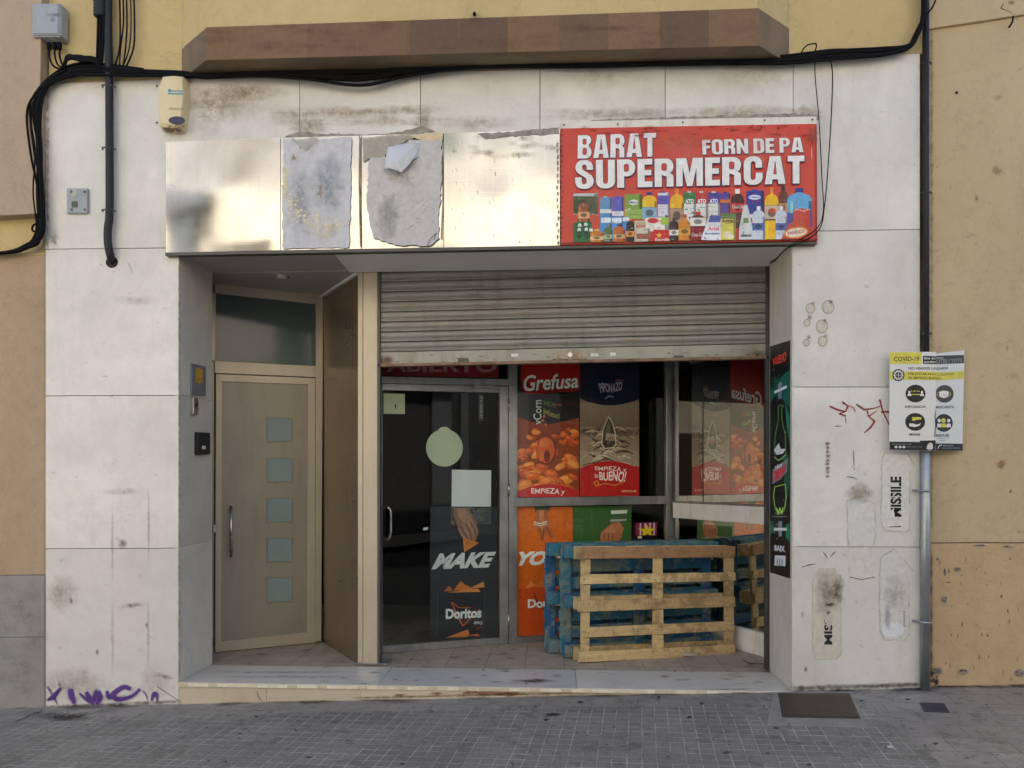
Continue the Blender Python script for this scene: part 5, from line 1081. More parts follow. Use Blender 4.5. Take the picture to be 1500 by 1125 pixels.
poster('snack_poster', 'green lower window poster with a hand under a striped cuff', [(839.3, 930), (925, 925), (925, 740), (839.3, 741)], draw_own, gain=GA)
def draw_red(p):
    p.poly([(560, 440), (728, 440), (730, 553), (560, 550)], (112, 18, 24)); p.text('ABIERTO', [(566, 524), (728, 524), (728, 546), (566, 545)], (140, 96, 100), .03)
poster('opening_sign', 'dark red strip with grey lettering over the glass door, cut by the shutter', [(558, 552), (731, 554), (731, 440), (558, 440)], draw_red, gain=2.6)['category'] = 'sign'
# papers on the door glass
PG = SPn.moved(-.020)
def paper(name, label, pts, col, extra=None, gain=1.5):
    cx, cy = pts[0]; o = thing(name, label, 'paper', PG.at(cx, cy)); a = Art(PG, .001, .0001, gain); 
    MB().prism([PG.at(x, y, .0008) for x, y in pts], PG.n * -.001).build('sheet', m_plain('paper_sheet', tuple(min(.85, v * gain) for v in lin(col)), .7, var=.03), o)
    if extra: extra(a); a.build('print', o)
paper('paper_note', 'small cream square note in the upper corner of the glass door', [(562, 606), (593, 606.5), (593, 577), (562, 576)], (196, 196, 160), lambda a: a.poly([(579, 591), (581, 595), (579.5, 600), (578, 594)], (20, 20, 20)))
paper('round_sticker', 'plain pale green round sticker with a small tab on the glass door', ell(651, 656, 27, 27.5, 28, -72, 252) + [(642, 629), (646, 626), (652, 625), (657, 627), (660, 630)], (172, 176, 150))
paper('paper_sheet', 'blank white rectangular sheet stuck in the middle of the glass door', [(661.5, 742), (719, 742), (719.5, 689), (662, 688)], (214, 218, 206))
paper('paper_scrap', 'tiny white scrap left of the dark film on the glass door', [(620, 777), (627, 776), (627, 772), (620, 773)], (200, 200, 200))
paper('barcode_sticker', 'narrow strip of vertical lettering at the top of the glass door', [(701, 616), (708, 616), (708, 578), (701, 578)], (60, 62, 66), lambda a: a.text('HORARI 9-21', rot90(702.5, 580, 707, 612), (150, 152, 150), .02))
# a bright snack box in the lower window
pk = thing('snack_box', 'small pink and yellow snack box in the dark lower window above the pallets', 'box', SPn.at(947, 786, -.25))
PK = SPn.moved(-.16)
MB().slab([PK.at(x, y) for x, y in ((931, 790), (963, 790), (963, 765), (931, 766))], sn * -.06, .004).build('carton', m_plain('pink_card', (.55, .06, .16), .4), pk)
a = Art(PK, .001, .0001, 2.2)
for x in (937, 944, 951, 957): a.rect(x, 766, x + 2.2, 784, (235, 190, 200))
a.poly([(947, 768), (951, 775), (961, 773), (953, 780), (958, 786), (948, 782), (940, 787), (942, 779), (934, 774), (944, 775)], (240, 200, 30)); a.rect(931, 784, 963, 790, (30, 20, 24)); a.rect(934, 785, 940, 789, (220, 200, 160)); a.build('print', pk)
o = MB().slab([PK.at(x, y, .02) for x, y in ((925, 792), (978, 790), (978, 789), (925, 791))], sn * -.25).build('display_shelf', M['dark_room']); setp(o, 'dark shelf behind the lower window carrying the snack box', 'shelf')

# ================================================================== ROLLER SHUTTER
rs = thing('roller_shutter', 'grey ribbed metal roller shutter pulled halfway down over the shopfront', 'shutter', (0, JD + .06, 2.2))
shy = JD + .055; x0s, x1s = W(554, 500, shy).x, XR + .02
zb0, zb1 = W(556, 538, shy).z, W(1124, 526, shy).z; zt = 3.05
n_sl = 12
def sheetlat(k):
    mb = MB(); bm = mb.bm; z00 = zb0 + .115 + k * .0765; z01 = zb1 + .115 + k * .0765; pr_ = [(.003, 0), (-.012, .0015), (-.015, .008), (-.012, .016), (-.004, .021), (-.005, .025), (-.013, .032), (-.0155, .048), (-.014, .066), (-.010, .0725), (.003, .0745)]
    nx = 1; rows = []
    for (dy, dz) in pr_: rows.append([bm.verts.new((x0s, shy + dy, z00 + dz)), bm.verts.new((x1s, shy + dy, z01 + dz))])
    for (dy, dz) in pr_[::-1]: rows.append([bm.verts.new((x0s, shy + dy + .002 + .002, z00 + dz)), bm.verts.new((x1s, shy + dy + .004, z01 + dz))])
    for a, b in zip(rows, rows[1:] + rows[:1]):
        f = bm.faces.new((a[0], a[1], b[1], b[0])); f.smooth = True
    return mb
for k in range(n_sl): sheetlat(k).build('slat', M['shutter'], rs)
mb = MB(); mb.hexa([(x0s, shy - .012, zb0 + .02), (x1s, shy - .012, zb1 + .02), (x1s, shy - .012, zb1 + .113), (x0s, shy - .012, zb0 + .113)], [(x0s, shy + .012, zb0 + .02), (x1s, shy + .012, zb1 + .02), (x1s, shy + .012, zb1 + .113), (x0s, shy + .012, zb0 + .113)], .003)
br = mb.build('bottom_rail', m_plain('bottom_rail', (.33, .335, .30), .5, .4, var=.12, scale=4, dirt=(.22, .17, .12)), rs)
mb = MB(); mb.hexa([(x0s, shy - .03, zb0), (x1s, shy - .03, zb1), (x1s, shy - .03, zb1 + .022), (x0s, shy - .03, zb0 + .022)], [(x0s, shy + .02, zb0), (x1s, shy + .02, zb1), (x1s, shy + .02, zb1 + .022), (x0s, shy + .02, zb0 + .022)], .002)
mb.build('bottom_angle', m_plain('rusty_angle', (.24, .15, .10), .75, .2, var=.35, scale=9, dirt=(.36, .30, .24)), rs)
RP = PY(shy - .012)
mb = MB(); mb.prism([RP.at(x, y, .004) for x, y in ell(835, 520, 27, 6.5, 20)], (0, .003, 0), .001); lk = mb.build('lock_plate', m_plain('lock_plate', (.40, .35, .27), .6, .3, var=.3, scale=40, dirt=(.22, .12, .06)), br)
MB().tube([RP.at(835, 520, .004), RP.at(835, 520, .014)], .018, 12).build('lock_barrel', M['chrome'], br)
for x, y in ((679, 528), (994, 524)): MB().slab([RP.at(a, b, .016) for a, b in ((x - 8, y + 3), (x + 8, y + 3), (x + 7, y - 3), (x - 7, y - 3))], (0, .014, 0), .003).build('foot_bracket', M['steel_edge'], br)
a = Art(RP, .0012)
for (x, y, w_, c) in ((754, 520, 5, (228, 228, 226)), (871, 519.5, 5.5, (222, 222, 214)), (898, 518.5, 4, (225, 222, 215))): a.poly(wob([(x - w_, y - 2.3), (x + w_, y - 2), (x + w_, y + 2.4), (x - w_, y + 2.6)], .6, 3), c)
for x in range(812, 858, 9): a.soft(x, 527, 5, 2.5, (120, 70, 40), .7, jag=.5)
a.soft(565, 528, 16, 9, (120, 80, 50), .7); a.soft(1110, 518, 20, 6, (130, 110, 85), .5); a.soft(1085, 514, 25, 3, (190, 190, 180), .5)
for i in range(50): a.soft(rnd.uniform(558, 1122), rnd.uniform(516, 532), rnd.uniform(2, 8), rnd.uniform(.8, 2), (105, 80, 58), rnd.uniform(.2, .6), jag=.5)
a.build('rail_marks', rs, 'paint')
mb = MB(); mb.box(x0s - .012, x0s + .022, shy - .03, shy + .03, 0, 3.0, .002); mb.box(XR - .018, XR + .03, shy - .03, shy + .03, 0, 3.0, .002); mb.build('guide_rail', M['steel_edge'], rs, split=True)

# ================================================================== PALLETS
def make_pallet(kind):
    """local frame: x along the length, z up the width, -y the deck face"""
    Lp, Hp = 1.36, .885; t = thing('wooden_pallet', '', 'pallet'); rr = random.Random(11 if kind == 'pine' else 5)
    Ms = (M['pine'], M['pine_dark'], M['pine']) if kind == 'pine' else (M['blue_wood'],) * 3
    def board(name, x0, x1, y0, y1, z0, z1, mat, jit=.004, skew=0.0):
        j = lambda: rr.uniform(-jit, jit)
        fpts = [(x0 + j(), y0, z0 + j()), (x1 + j(), y0, z0 + j() + skew), (x1 + j(), y0, z1 + j() + skew), (x0 + j(), y0, z1 + j())]
        mbx = MB(); mbx.hexa([Vector(p) for p in fpts], [Vector((p[0], y1, p[2])) for p in fpts], .003)
        return mbx.build(name, mat, t)
    zs = [(0, .085), (.195, .268), (.395, .478), (.60, .672), (.80, .885)] if kind == 'pine' else [(0, .10), (.13, .228), (.262, .36), (.393, .49), (.525, .622), (.655, .752), (.785, .885)]
    for i, (a, b) in enumerate(zs):
        board('deck_board', -.01 if i in (0, 2) else rr.uniform(-.004, .02), Lp + rr.uniform(-.012, .004), 0, .022, a, b, Ms[1] if (i == 4 and kind == 'pine') else Ms[0], .005)
    for i, (a, b) in enumerate(((.0, .095), (Lp * .49 - .05, Lp * .49 + .055), (Lp - .10, Lp))):
        board('stringer', a + .015, b, .0235, .0455, .012, Hp - .012, Ms[0], .006)
    for (x0, x1) in ((0.01, .10), (Lp * .49 - .045, Lp * .49 + .055), (Lp - .10, Lp - .004)):
        for (z0, z1) in ((.0, .10), (.39, .49), (.785, .885)): board('block', x0, x1, .047, .125, z0, z1, Ms[2], .003)
    nb = MB()
    for (a, b) in zs:
        for x in (.03, .07, Lp * .49 - .025, Lp * .49 + .03, Lp - .075, Lp - .03):
            z_ = (a + b) / 2 + rr.uniform(-.02, .02); nb.tube([Vector((x + rr.uniform(-.006, .006), .0005, z_)), Vector((x, -.0015, z_))], .0042, 7)
    nb.build('nail_heads', M['steel_edge'], t)
    for (z0, z1) in ((.0, .10), (.39, .49), (.785, .885)): board('bottom_board', 0, Lp, .1265, .1485, z0, z1, Ms[0], .003)
    return t
def copy_tree(o):
    r_ = o.copy(); C.objects.link(r_)
    for ch in o.children:
        c = ch.copy(); C.objects.link(c); c.parent = r_
    return r_
PA, PB = dpt(849, HY, 5.76), dpt(1080, HY, 6.13)
pdir = (PB - PA); pdir.z = 0; prz = math.atan2(pdir.y, pdir.x); pd = pdir.normalized(); pn = Vector((-pd.y, pd.x, 0))
p1 = make_pallet('pine'); p1.location = (PA.x, PA.y, .002); p1.rotation_euler = (R(-2.2), R(1.0), prz)
setp(p1, 'raw pine pallet standing on its side in front of the two blue ones', 'pallet', 'pallets stacked upright in the recess')
p2 = make_pallet('blue'); q = PA + pn * .335 - pd * .075; p2.location = (q.x, q.y, .002); p2.rotation_euler = (0, 0, prz + R(1)); p2.rotation_euler.z += 0
setp(p2, 'worn blue pallet sandwiched between the pine pallet and another blue one', 'pallet', 'pallets stacked upright in the recess')
p3 = copy_tree(p2); q = PA + pn * .50 - pd * .14; p3.location = (q.x, q.y, .002); p3.rotation_euler = (0, 0, prz + R(.4))
setp(p3, 'rearmost blue pallet, nearest the orange window poster', 'pallet', 'pallets stacked upright in the recess')
# deck faces backwards on the middle one
p2.rotation_euler = (0, 0, prz + math.pi); q = PA + pn * .33 - pd * .05 + pd * 1.36; p2.location = (q.x, q.y, .002)
p3.rotation_euler = (0, 0, prz + math.pi + R(-.6)); q = PA + pn * .50 - pd * .12 + pd * 1.36; p3.location = (q.x, q.y, .002)
# paper wad on the floor
mb = MB(); bmesh.ops.create_icosphere(mb.bm, subdivisions=2, radius=.05)
ctr = SH.at(1009, 961)
for v in mb.bm.verts: v.co = Vector((v.co.x * 1.25, v.co.y * .7, v.co.z * .32)) * rnd.uniform(.75, 1.2) + ctr + Vector((0, 0, .012))
o = mb.build('crumpled_paper', m_plain('crumpled_paper', (.50, .42, .32), .8, var=.2)); setp(o, 'crumpled beige paper scrap on the floor under the pine pallet', 'litter')
# small dirt on recess floor
fa_ = Art(SH, .0012)
for i in range(110):
    x, y = rnd.uniform(320, 1125), rnd.uniform(935, 1003)
    z_ok = True
    fa_.soft(x, y, rnd.uniform(2, 16), rnd.uniform(.6, 2.4), rnd.choice([(110, 92, 70), (80, 66, 52), (60, 52, 46)]), rnd.uniform(.15, .5), jag=.5)
fa_.soft(780, 998, 32, 3, (90, 78, 66), .8, jag=.4); fa_.stroke([(1088, 968), (1100, 973), (1112, 972), (1126, 975)], [1, 2, 1, 2], (50, 40, 34), .8)
for y in (985, 992): fa_.soft(420, y, 130, 1.5, (130, 140, 155), .35)
fa_.build('floor_dirt', bld, 'paint')
fj = Art(Plane((0, 0, -.006), (0, 0, 1)), .0008)
for x in range(-30, 30): pass
for gx in range(0, 16):
    xx = -2.6 + gx * .3; A, B = Vector((xx, .48, -.005)), Vector((xx, 2.6, -.005)); d = Vector((.0015, 0, 0)); fj.v += [A - d, A + d, B + d, B - d]; fj.c += [lin((95, 78, 60)) + (.6,)] * 4; fj.f.append([len(fj.v) - 4 + i for i in range(4)])
for gy in range(0, 7):
    yy = .62 + gy * .3; A, B = Vector((-3, yy, -.0048)), Vector((2.4, yy, -.0048)); d = Vector((0, .0015, 0)); fj.v += [A - d, B - d, B + d, A + d]; fj.c += [lin((95, 78, 60)) + (.6,)] * 4; fj.f.append([len(fj.v) - 4 + i for i in range(4)])
fj.build('floor_joints', bld, 'paint')

# ================================================================== JAMB POSTER, INTERCOM, PLAQUES
JR = Plane((XR, 0, 0), (-1, 0, 0)); JLp = Plane((XL, 0, 0), (1, 0, 0))
def draw_dew(p):
    Q = [(1128, 508), (1157, 499), (1157, 847), (1128, 838)]
    p.poly(Q, (16, 18, 22)); w0, w1 = 1128, 1157
    def b(u, v): x = w0 + (w1 - w0) * u; yt = 508 - 9 * u; yb = 838 + 9 * u; return (x, yt + (yb - yt) * v)
    def P(pts, c, al=1): p.poly([b(*q) for q in pts], c, al)
    P([(0, .20), (.35, .16), (1, .12), (1, .28), (.6, .24), (.3, .22), (0, .25)], (20, 92, 76)); P([(.1, .16), (.3, .13), (.35, .17), (.2, .2)], (24, 70, 56)); P([(.75, .25), (1, .32), (1, .44), (.85, .36)], (24, 120, 96)); P([(.7, .44), (1, .5), (1, .6), (.8, .7), (.72, .6)], (18, 84, 72)); P([(0, .3), (.2, .32), (.1, .4), (0, .42)], (14, 60, 52), .8); P([(0, .77), (.3, .8), (0, .84)], (24, 112, 76)); P([(.78, .78), (1, .77), (1, .85), (.8, .83)], (24, 120, 92)); P([(.3, .68), (.9, .66), (.95, .72), (.4, .73)], (12, 54, 50), .8)
    p.text('NUEVO', [b(.14, .055), b(.85, .04), b(.80, .082), b(.18, .088)], (214, 60, 44), .04)
    p.stroke([b(.1, .135), b(.3, .165), b(.5, .13)], 1.4, (26, 90, 62)); P([(.42, .17), (.60, .165), (.58, .235), (.42, .24)], (120, 130, 150)); P([(.22, .2), (.85, .185), (.85, .197), (.22, .212)], (205, 216, 224))
    gl = [b(.42, .27), b(.60, .265), b(.60, .33), b(.78, .40), b(.80, .47), b(.68, .50), b(.34, .50), b(.22, .47), b(.25, .40), b(.42, .33), b(.42, .27)]; p.poly(gl, (12, 26, 26)); p.stroke(gl, 1.4, (84, 130, 66), .95)
    P([(.2, .46), (.35, .44), (.45, .43), (.55, .455), (.8, .455), (.65, .475), (.35, .48)], (206, 216, 220)); p.stroke([b(.2, .49), b(.45, .505), b(.8, .48)], 1.6, (120, 170, 110))
    P([(.12, .545), (.9, .495), (.86, .55), (.55, .585), (.12, .61)], (120, 128, 130)); p.text('DEW', [b(.18, .555), b(.88, .515), b(.78, .565), b(.12, .60)], (212, 44, 60), .06, shear=.2); p.text('Mtn', [b(.25, .53), b(.6, .51), b(.6, .53), b(.25, .55)], (222, 230, 232), .02)
    cn = [b(.25, .62), b(.78, .605), b(.82, .66), b(.74, .71), b(.60, .735), b(.52, .725), b(.42, .74), b(.26, .71), b(.18, .66), b(.25, .62)]; p.poly(cn, (8, 16, 18)); p.stroke(cn, 1.5, (120, 184, 74)); p.text('W', [b(.3, .71), b(.7, .705), b(.66, .735), b(.34, .74)], (160, 210, 90), .03)
    P([(.1, .75), (.85, .742), (.85, .745), (.1, .754)], (120, 130, 128)); P([(.42, .77), (.62, .765), (.60, .83), (.44, .835)], (130, 140, 150)); P([(.2, .80), (.85, .79), (.85, .802), (.2, .813)], (210, 218, 224))
    p.text('BAIX', [b(.22, .875), b(.75, .87), b(.78, .895), b(.22, .90)], (186, 190, 196), .07); P([(.25, .92), (.8, .91), (.78, .955), (.22, .965)], (200, 204, 208)); 
    for u in (.36, .48, .60): P([(u, .93), (u + .03, .93), (u + .03, .96), (u, .96)], (20, 22, 26))
    for i in range(26): p.soft(*b(rnd.uniform(.1, .9), rnd.uniform(.1, .98)), .9, 1.2, rnd.choice([(120, 200, 170), (40, 120, 100), (220, 240, 240)]), .7)
poster('drink_poster', 'tall narrow black and green soft drink poster on the right marble jamb', [(1128, 838.5), (1157, 847.5), (1157, 498.5), (1128, 507.5)], draw_dew, pl=JR.moved(.003), back=(20, 20, 24), gain=1.5, matname='print')

pq = thing('grey_plaque', 'grey plaque with a yellow square on the left marble jamb', 'plaque', JLp.at(289, 556))
MB().slab([JLp.at(x, y, .012) for x, y in ((278.5, 579), (299.5, 580), (299.5, 537), (278.5, 532))], (-.012, 0, 0), .002).build('plate', m_plain('plaque_grey', (.20, .22, .24), .4, .2), pq)
a = Art(JLp, .013); a.poly([(284, 560), (294, 562), (294.5, 541), (284.5, 538)], (200, 158, 50)); a.poly([(286, 554), (292, 555), (292, 557), (286, 556)], (160, 120, 40)); a.build('yellow_mark', pq)
ks = thing('key_switch', 'small steel key switch under the grey plaque', 'switch', JLp.at(282, 594))
MB().slab([JLp.at(x, y, .03) for x, y in ((277.5, 607), (285, 607.5), (285, 583), (277.5, 582))], (-.03, 0, 0), .003).build('housing', M['chrome'], ks); MB().tube([JLp.at(282, 593, .03), JLp.at(282, 593, .036)], .014, 10).build('key_cylinder', M['black'], ks)
ic = thing('intercom', 'black intercom box with a white call button on the left marble jamb', 'intercom', JLp.at(293, 650))
MB().slab([JLp.at(x, y, .03) for x, y in ((284.5, 666.5), (302.5, 665.5), (302.5, 634), (284.5, 633))], (-.03, 0, 0), .004).build('housing', M['black'], ic); MB().slab([JLp.at(x, y, .034) for x, y in ((290, 658), (295, 658), (295, 653), (290, 653))], (-.006, 0, 0), .002).build('call_button', M['white_metal'], ic)

# ================================================================== THINGS ON THE WALL
al = thing('alarm_box', 'cream alarm siren box with a dark blue lens above the steel panels', 'alarm', W(262, 157, -.05))
prof = [(242, 194), (239, 165), (240, 135), (246, 119.5), (262, 118), (276, 119.5), (277.5, 122), (279, 150), (275, 185), (272, 195), (262, 196.5)]
def inset(pts, k): cx = sum(p[0] for p in pts) / len(pts); cy = sum(p[1] for p in pts) / len(pts); return [(cx + (x - cx) * k, cy + (y - cy) * k) for x, y in pts]
mb = MB(); bm = mb.bm; rings = []
for k, y in ((1.02, 0), (1.0, -.05), (.96, -.075), (.86, -.088)): rings.append([bm.verts.new(W(px, py, y) if False else (FR.at(px, py) + Vector((.0, y, 0)))) for px, py in inset(prof, k)])
for a_, b_ in zip(rings, rings[1:]):
    for i in range(len(a_)): bm.faces.new((a_[i], a_[(i + 1) % len(a_)], b_[(i + 1) % len(a_)], b_[i]))
bm.faces.new(rings[-1]); bm.faces.new(rings[0][::-1]); ab = mb.build('housing', M['ivory'], al)
AP = PY(-.088)
MB().prism([AP.at(x, y, .003) for x, y in ell(259, 176.5, 12, 6, 20)], (0, .006, 0), .001).build('lens', M['navy'], al)
a = Art(AP, .0015); a.box_text('Seguritas', 248, 131, 268, 136, (80, 150, 170), .02); a.rect(246, 136.4, 269, 138.5, (90, 160, 178)); a.ell(248.5, 133, 2.2, 2.6, (80, 150, 170)); a.box_text('o 902 00 25 14', 246, 158, 268, 161, (140, 130, 95), .01)
for i in range(12): a.soft(rnd.uniform(246, 272), rnd.uniform(184, 192), 3, 3, (120, 84, 44), .45, jag=.6)
a.soft(258, 190, 14, 4, (110, 76, 40), .6); a.build('print', al)
MB().slab([FR.at(x, y) + Vector((0, -.07, 0)) for x, y in ((247, 196), (268, 196.5), (268, 193), (247, 193))], (0, .05, 0), .003).build('sounder_grille', M['steel_edge'], al)

def box_on_wall(name, label, cat, px0, py0, px1, py1, dep, mat, y=0.0, bev=.006):
    t = thing(name, label, cat, W((px0 + px1) / 2, (py0 + py1) / 2, y)); MB().slab([W(x, q_, y) + Vector((0, -dep, 0)) for x, q_ in ((px0, py1), (px1, py1), (px1, py0), (px0, py0))], (0, dep - .001, 0), bev, 2).build('housing', mat, t); return t
mp_ = box_on_wall('mounting_plate', 'small grey mounting plate on the left marble pier beside the dark pipe', 'plate', 100, 277, 131, 314, .02, M['grey_plastic'], 0, .005)
for x, y, w_, h in ((111.5, 284, 4, 6), (112, 301, 4.5, 4.5)): MB().slab([W(a, b, 0) + Vector((0, -.022, 0)) for a, b in ((x - w_, y + h), (x + w_, y + h), (x + w_, y - h), (x - w_, y - h))], (0, .004, 0), .0015).build('clip_slot', M['steel_edge'] if y > 290 else M['alu'], mp_)
sc_ = MB()
for x, y in ((104.5, 281), (124, 281), (105, 307), (124, 307)): sc_.tube([W(x, y, -.018), W(x, y, -.026)], .010, 10)
sc_.build('screw', M['alu'], mp_, split=True)
jb = box_on_wall('junction_box', 'grey electrical junction box at the top left on the yellow wall', 'junction box', 59, 16, 101, 64, .09, M['grey_plastic'], 0, .008)
MB().slab([W(x, y, 0) + Vector((0, -.097, 0)) for x, y in ((62, 61), (98, 61), (98, 19), (62, 19))], (0, .012, 0), .003).build('lid', M['grey_plastic'], jb)
a = Art(PY(-.097), .001); a.ell(77, 29, 4, 4, (128, 140, 146)); a.soft(76, 57, 7, 3, (85, 85, 88), .9, jag=.4); a.soft(80, 22, 14, 4, (120, 128, 132), .4); a.build('marks', jb)
gl_ = MB()
for x in (72, 80, 87): gl_.tube([W(x, 63, -.05), W(x + .5, 72, -.05)], .016, 10)
gl_.build('cable_gland', M['cable'], jb, split=True)

# left dark conduit that ends in a hole
def clip(mbx, px, py, y, r): c = W(px, py, y); mbx.tube([c + Vector((-r - .012, .0, 0)), c + Vector((-r, -r * .8, 0)), c + Vector((0, -r - .006, 0)), c + Vector((r, -r * .8, 0)), c + Vector((r + .012, .0, 0))], .006, 6)
lpn = thing('drain_pipe', 'dark conduit pipe bending into a round hole in the left marble pier', 'pipe', W(160, 250, -.05))
path = [W(158, -30, -.045), W(158.5, 40, -.045), W(160, 120, -.045), W(160.5, 220, -.045), W(160.5, 310, -.045), W(158, 335, -.045), W(158, 355, -.045), W(161, 372, -.038), W(163.5, 381, -.005), W(164, 383, .03)]
MB().tube(smooth_path(path, 6), .026, 14).build('pipe', M['conduit'], lpn)
mb = MB()
for y in (128, 219, 309.5): clip(mb, 160, y, -.03, .034)
mb.build('clip', M['steel_edge'], lpn, split=True)
a = Art(FR, .0016); a.ell(164, 384, 9, 8.5, (28, 24, 20)); a.build('hole', lpn, 'paint')
# thicker corrugated sleeve at top left
cs = thing('corrugated_sleeve', 'short black corrugated sleeve hanging beside the dark conduit at the top', 'cable sleeve', W(147, 0, -.06))
mb = MB(); n = 26; mb.tube([W(146.5, -40 + i * 66 / n, -.06) for i in range(n + 1)], [.043 if i % 2 else .037 for i in range(n)] + [.03], 14); mb.build('sleeve', M['conduit'], cs)
# right pipe
rp = thing('wall_pipe', 'vertical pipe on the right pier, thin and black above, thick galvanised below', 'pipe', W(1356, 1005, -.05))
MB().tube([W(1357, -40, -.03), W(1357, 250, -.03), W(1357.5, 640, -.03)], .0165, 12).build('upper_tube', M['conduit'], rp)
MB().tube([W(1355.5, 560, -.04), W(1355.5, 800, -.04), W(1355, 1011, -.04)], .030, 16).build('lower_tube', M['galv'], rp)
mb = MB()
for y in (94, 283, 489): clip(mb, 1356.5, y, -.012, .022)
mb.build('clip', M['steel_edge'], rp, split=True)
mb = MB()
for y in (719, 911):
    c = W(1355.5, y, -.04); mb.tube([c + Vector((-.075, .02, .002)), c + Vector((-.034, -.006, 0)), c + Vector((-.02, -.027, 0)), c + Vector((0, -.035, 0)), c + Vector((.02, -.027, 0)), c + Vector((.034, -.006, 0)), c + Vector((.03, .03, 0))], .008, 6)
mb.build('bracket', M['galv'], rp, split=True)

# ================================================================== CABLES
def cable(paths_px, name, label, r=.008, jitter=0.0, n=6, grp=None):
    t = thing(name, label, 'cable', W(paths_px[0][0][0], paths_px[0][0][1], -.03), grp)
    for pth in paths_px:
        rr = r * rnd.uniform(.8, 1.25); MB().tube(smooth_path([W(x, y, -.02 - d) for x, y, d in pth], n), rr, 7).build('cable', M['cable'], t)
    return t
# bundle above the lintel, left part, then the whole width
P = []
for i in range(17):
    o_ = rnd.uniform(-5, 5); d = rnd.uniform(0, .05); pth = []
    sag = rnd.choice([0, 4, 9, 14, 19]) if i > 4 else 0
    for x in (100, 150, 200, 260, 300, 380, 450, 530, 600, 680, 760, 850, 950, 1050, 1150, 1220, 1290):
        base = 104 + (x - 100) * .02 if x < 300 else 110 - (x - 300) * .027
        if x > 1150: base = 80 - (x - 1150) * .02
        y = base + o_ * (1.0 if x < 220 or x > 1100 else .5) + rnd.uniform(-1.2, 1.2) + (sag * math.exp(-((x - 520) / 80) ** 2)) - (4 * math.exp(-((x - 750) / 90) ** 2)) + (3 * math.sin(x / 60 + i) if x > 1100 else 0)
        pth.append((x, y, d ))
    pth += [(1330, 68 + o_ * .6, d), (1345, 48 + o_ * .3, d), (1352 + o_ * .35, 20, d), (1352 + o_ * .4, -30, d)]
    P.append(pth)
cable(P, 'cable_bundle', 'thick black cable bundle running along the top of the marble, under the brown ledge', .0098)
P = []
for i in range(17):
    o_ = rnd.uniform(-10, 7); d = rnd.uniform(0, .05); c_ = rnd.uniform(0, 10) if i % 3 == 0 else 0
    P.append([(210, 106 + o_ * .5, d), (160, 103 + o_ * .8 + rnd.uniform(-3, 2), d), (120, 103 + o_ + rnd.uniform(-3, 2), d), (88, 111 + o_ * .9, d), (65 + o_ * .7, 128, d), (54 + o_ * .9 - c_ + rnd.uniform(-2, 2), 160, d), (57 + o_ * .6 - c_ + rnd.uniform(-2, 2), 220, d), (58 + o_ * .75 + rnd.uniform(-2, 2), 280, d), (60 + o_ * .6 + rnd.uniform(-2, 2), 330, d), (54 + o_ * .6, 352 + rnd.uniform(-4, 4), d), (38, 362 + o_ * .4, d), (10, 370 + o_ * .15, d), (-60, 374, d)])
P.append([(64, 128, .02), (45, 160, .02), (38, 190, .02), (46, 225, .02), (56, 245, .02)]); P.append([(60, 275, .02), (47, 282, .02), (46, 296, .02), (54, 302, .02)]); P.append([(60, 325, .02), (49, 330, .02), (48, 338, .02), (58, 340, .02)])
cable(P, 'cable_bundle', 'tangled black cable bundle curving down the left edge of the marble', .0085)
P = []
for i, x in enumerate((176, 181, 186, 192, 197)): P.append([(x - 2, -40, .02), (x, 30, .02), (x - rnd.uniform(0, 5), 70, .02), (x - 10 + rnd.uniform(-4, 4), 102, .02)])
cable(P, 'cable_group', 'thin black cables dropping onto the bundle right of the dark conduit', .005)
P = []
for i, x in enumerate((144, 148, 152)): P.append([(x, 20, .05), (x - 1, 60, .04), (x - 3, 90, .03), (x - 14, 104, .03)])
for x in (72, 80, 87): P.append([(x, 70, .03), (x + 1, 85, .03), (x + 8, 98, .03), (x + 30, 104, .03)])
for k in range(7): P.append([(88 + rnd.uniform(0, 8), 100, .05), (100, 86 + rnd.uniform(-5, 5), .07), (120, 82 + rnd.uniform(0, 8), .08), (140, 88 + rnd.uniform(-3, 6), .07), (148, 102, .05)])
cable(P, 'cable_group', 'knot of black cable loops under the grey junction box', .0075)
P = [[(1194, 76, .02), (1194, 110, .02), (1200, 180, .03), (1204, 260, .04), (1206, 310, .05), (1196, 335, .05), (1170, 352, .05), (1150, 366, .06), (1135, 382, .02), (1128, 386, -.3)], [(1206, 80, .02), (1218, 95, .02), (1219, 140, .02), (1214, 230, .02), (1208, 300, .05), (1200, 336, .05), (1172, 356, .055), (1152, 364, .06), (1138, 378, .02), (1129, 384, -.3)]]
cable(P, 'loose_cable', 'two thin loose wires looping down the right end of the red sign', .0038)
P = [[(1170, 84, .03), (1180, 68, .04), (1192, 64, .05), (1196, 66, .05), (1194, 76, .04)], [(1330, 70, .03), (1350, 30, .03), (1366, 10, .03), (1378, -20, .03)]]
cable(P, 'loose_cable', 'short cable loop standing up from the bundle at the top right', .005)

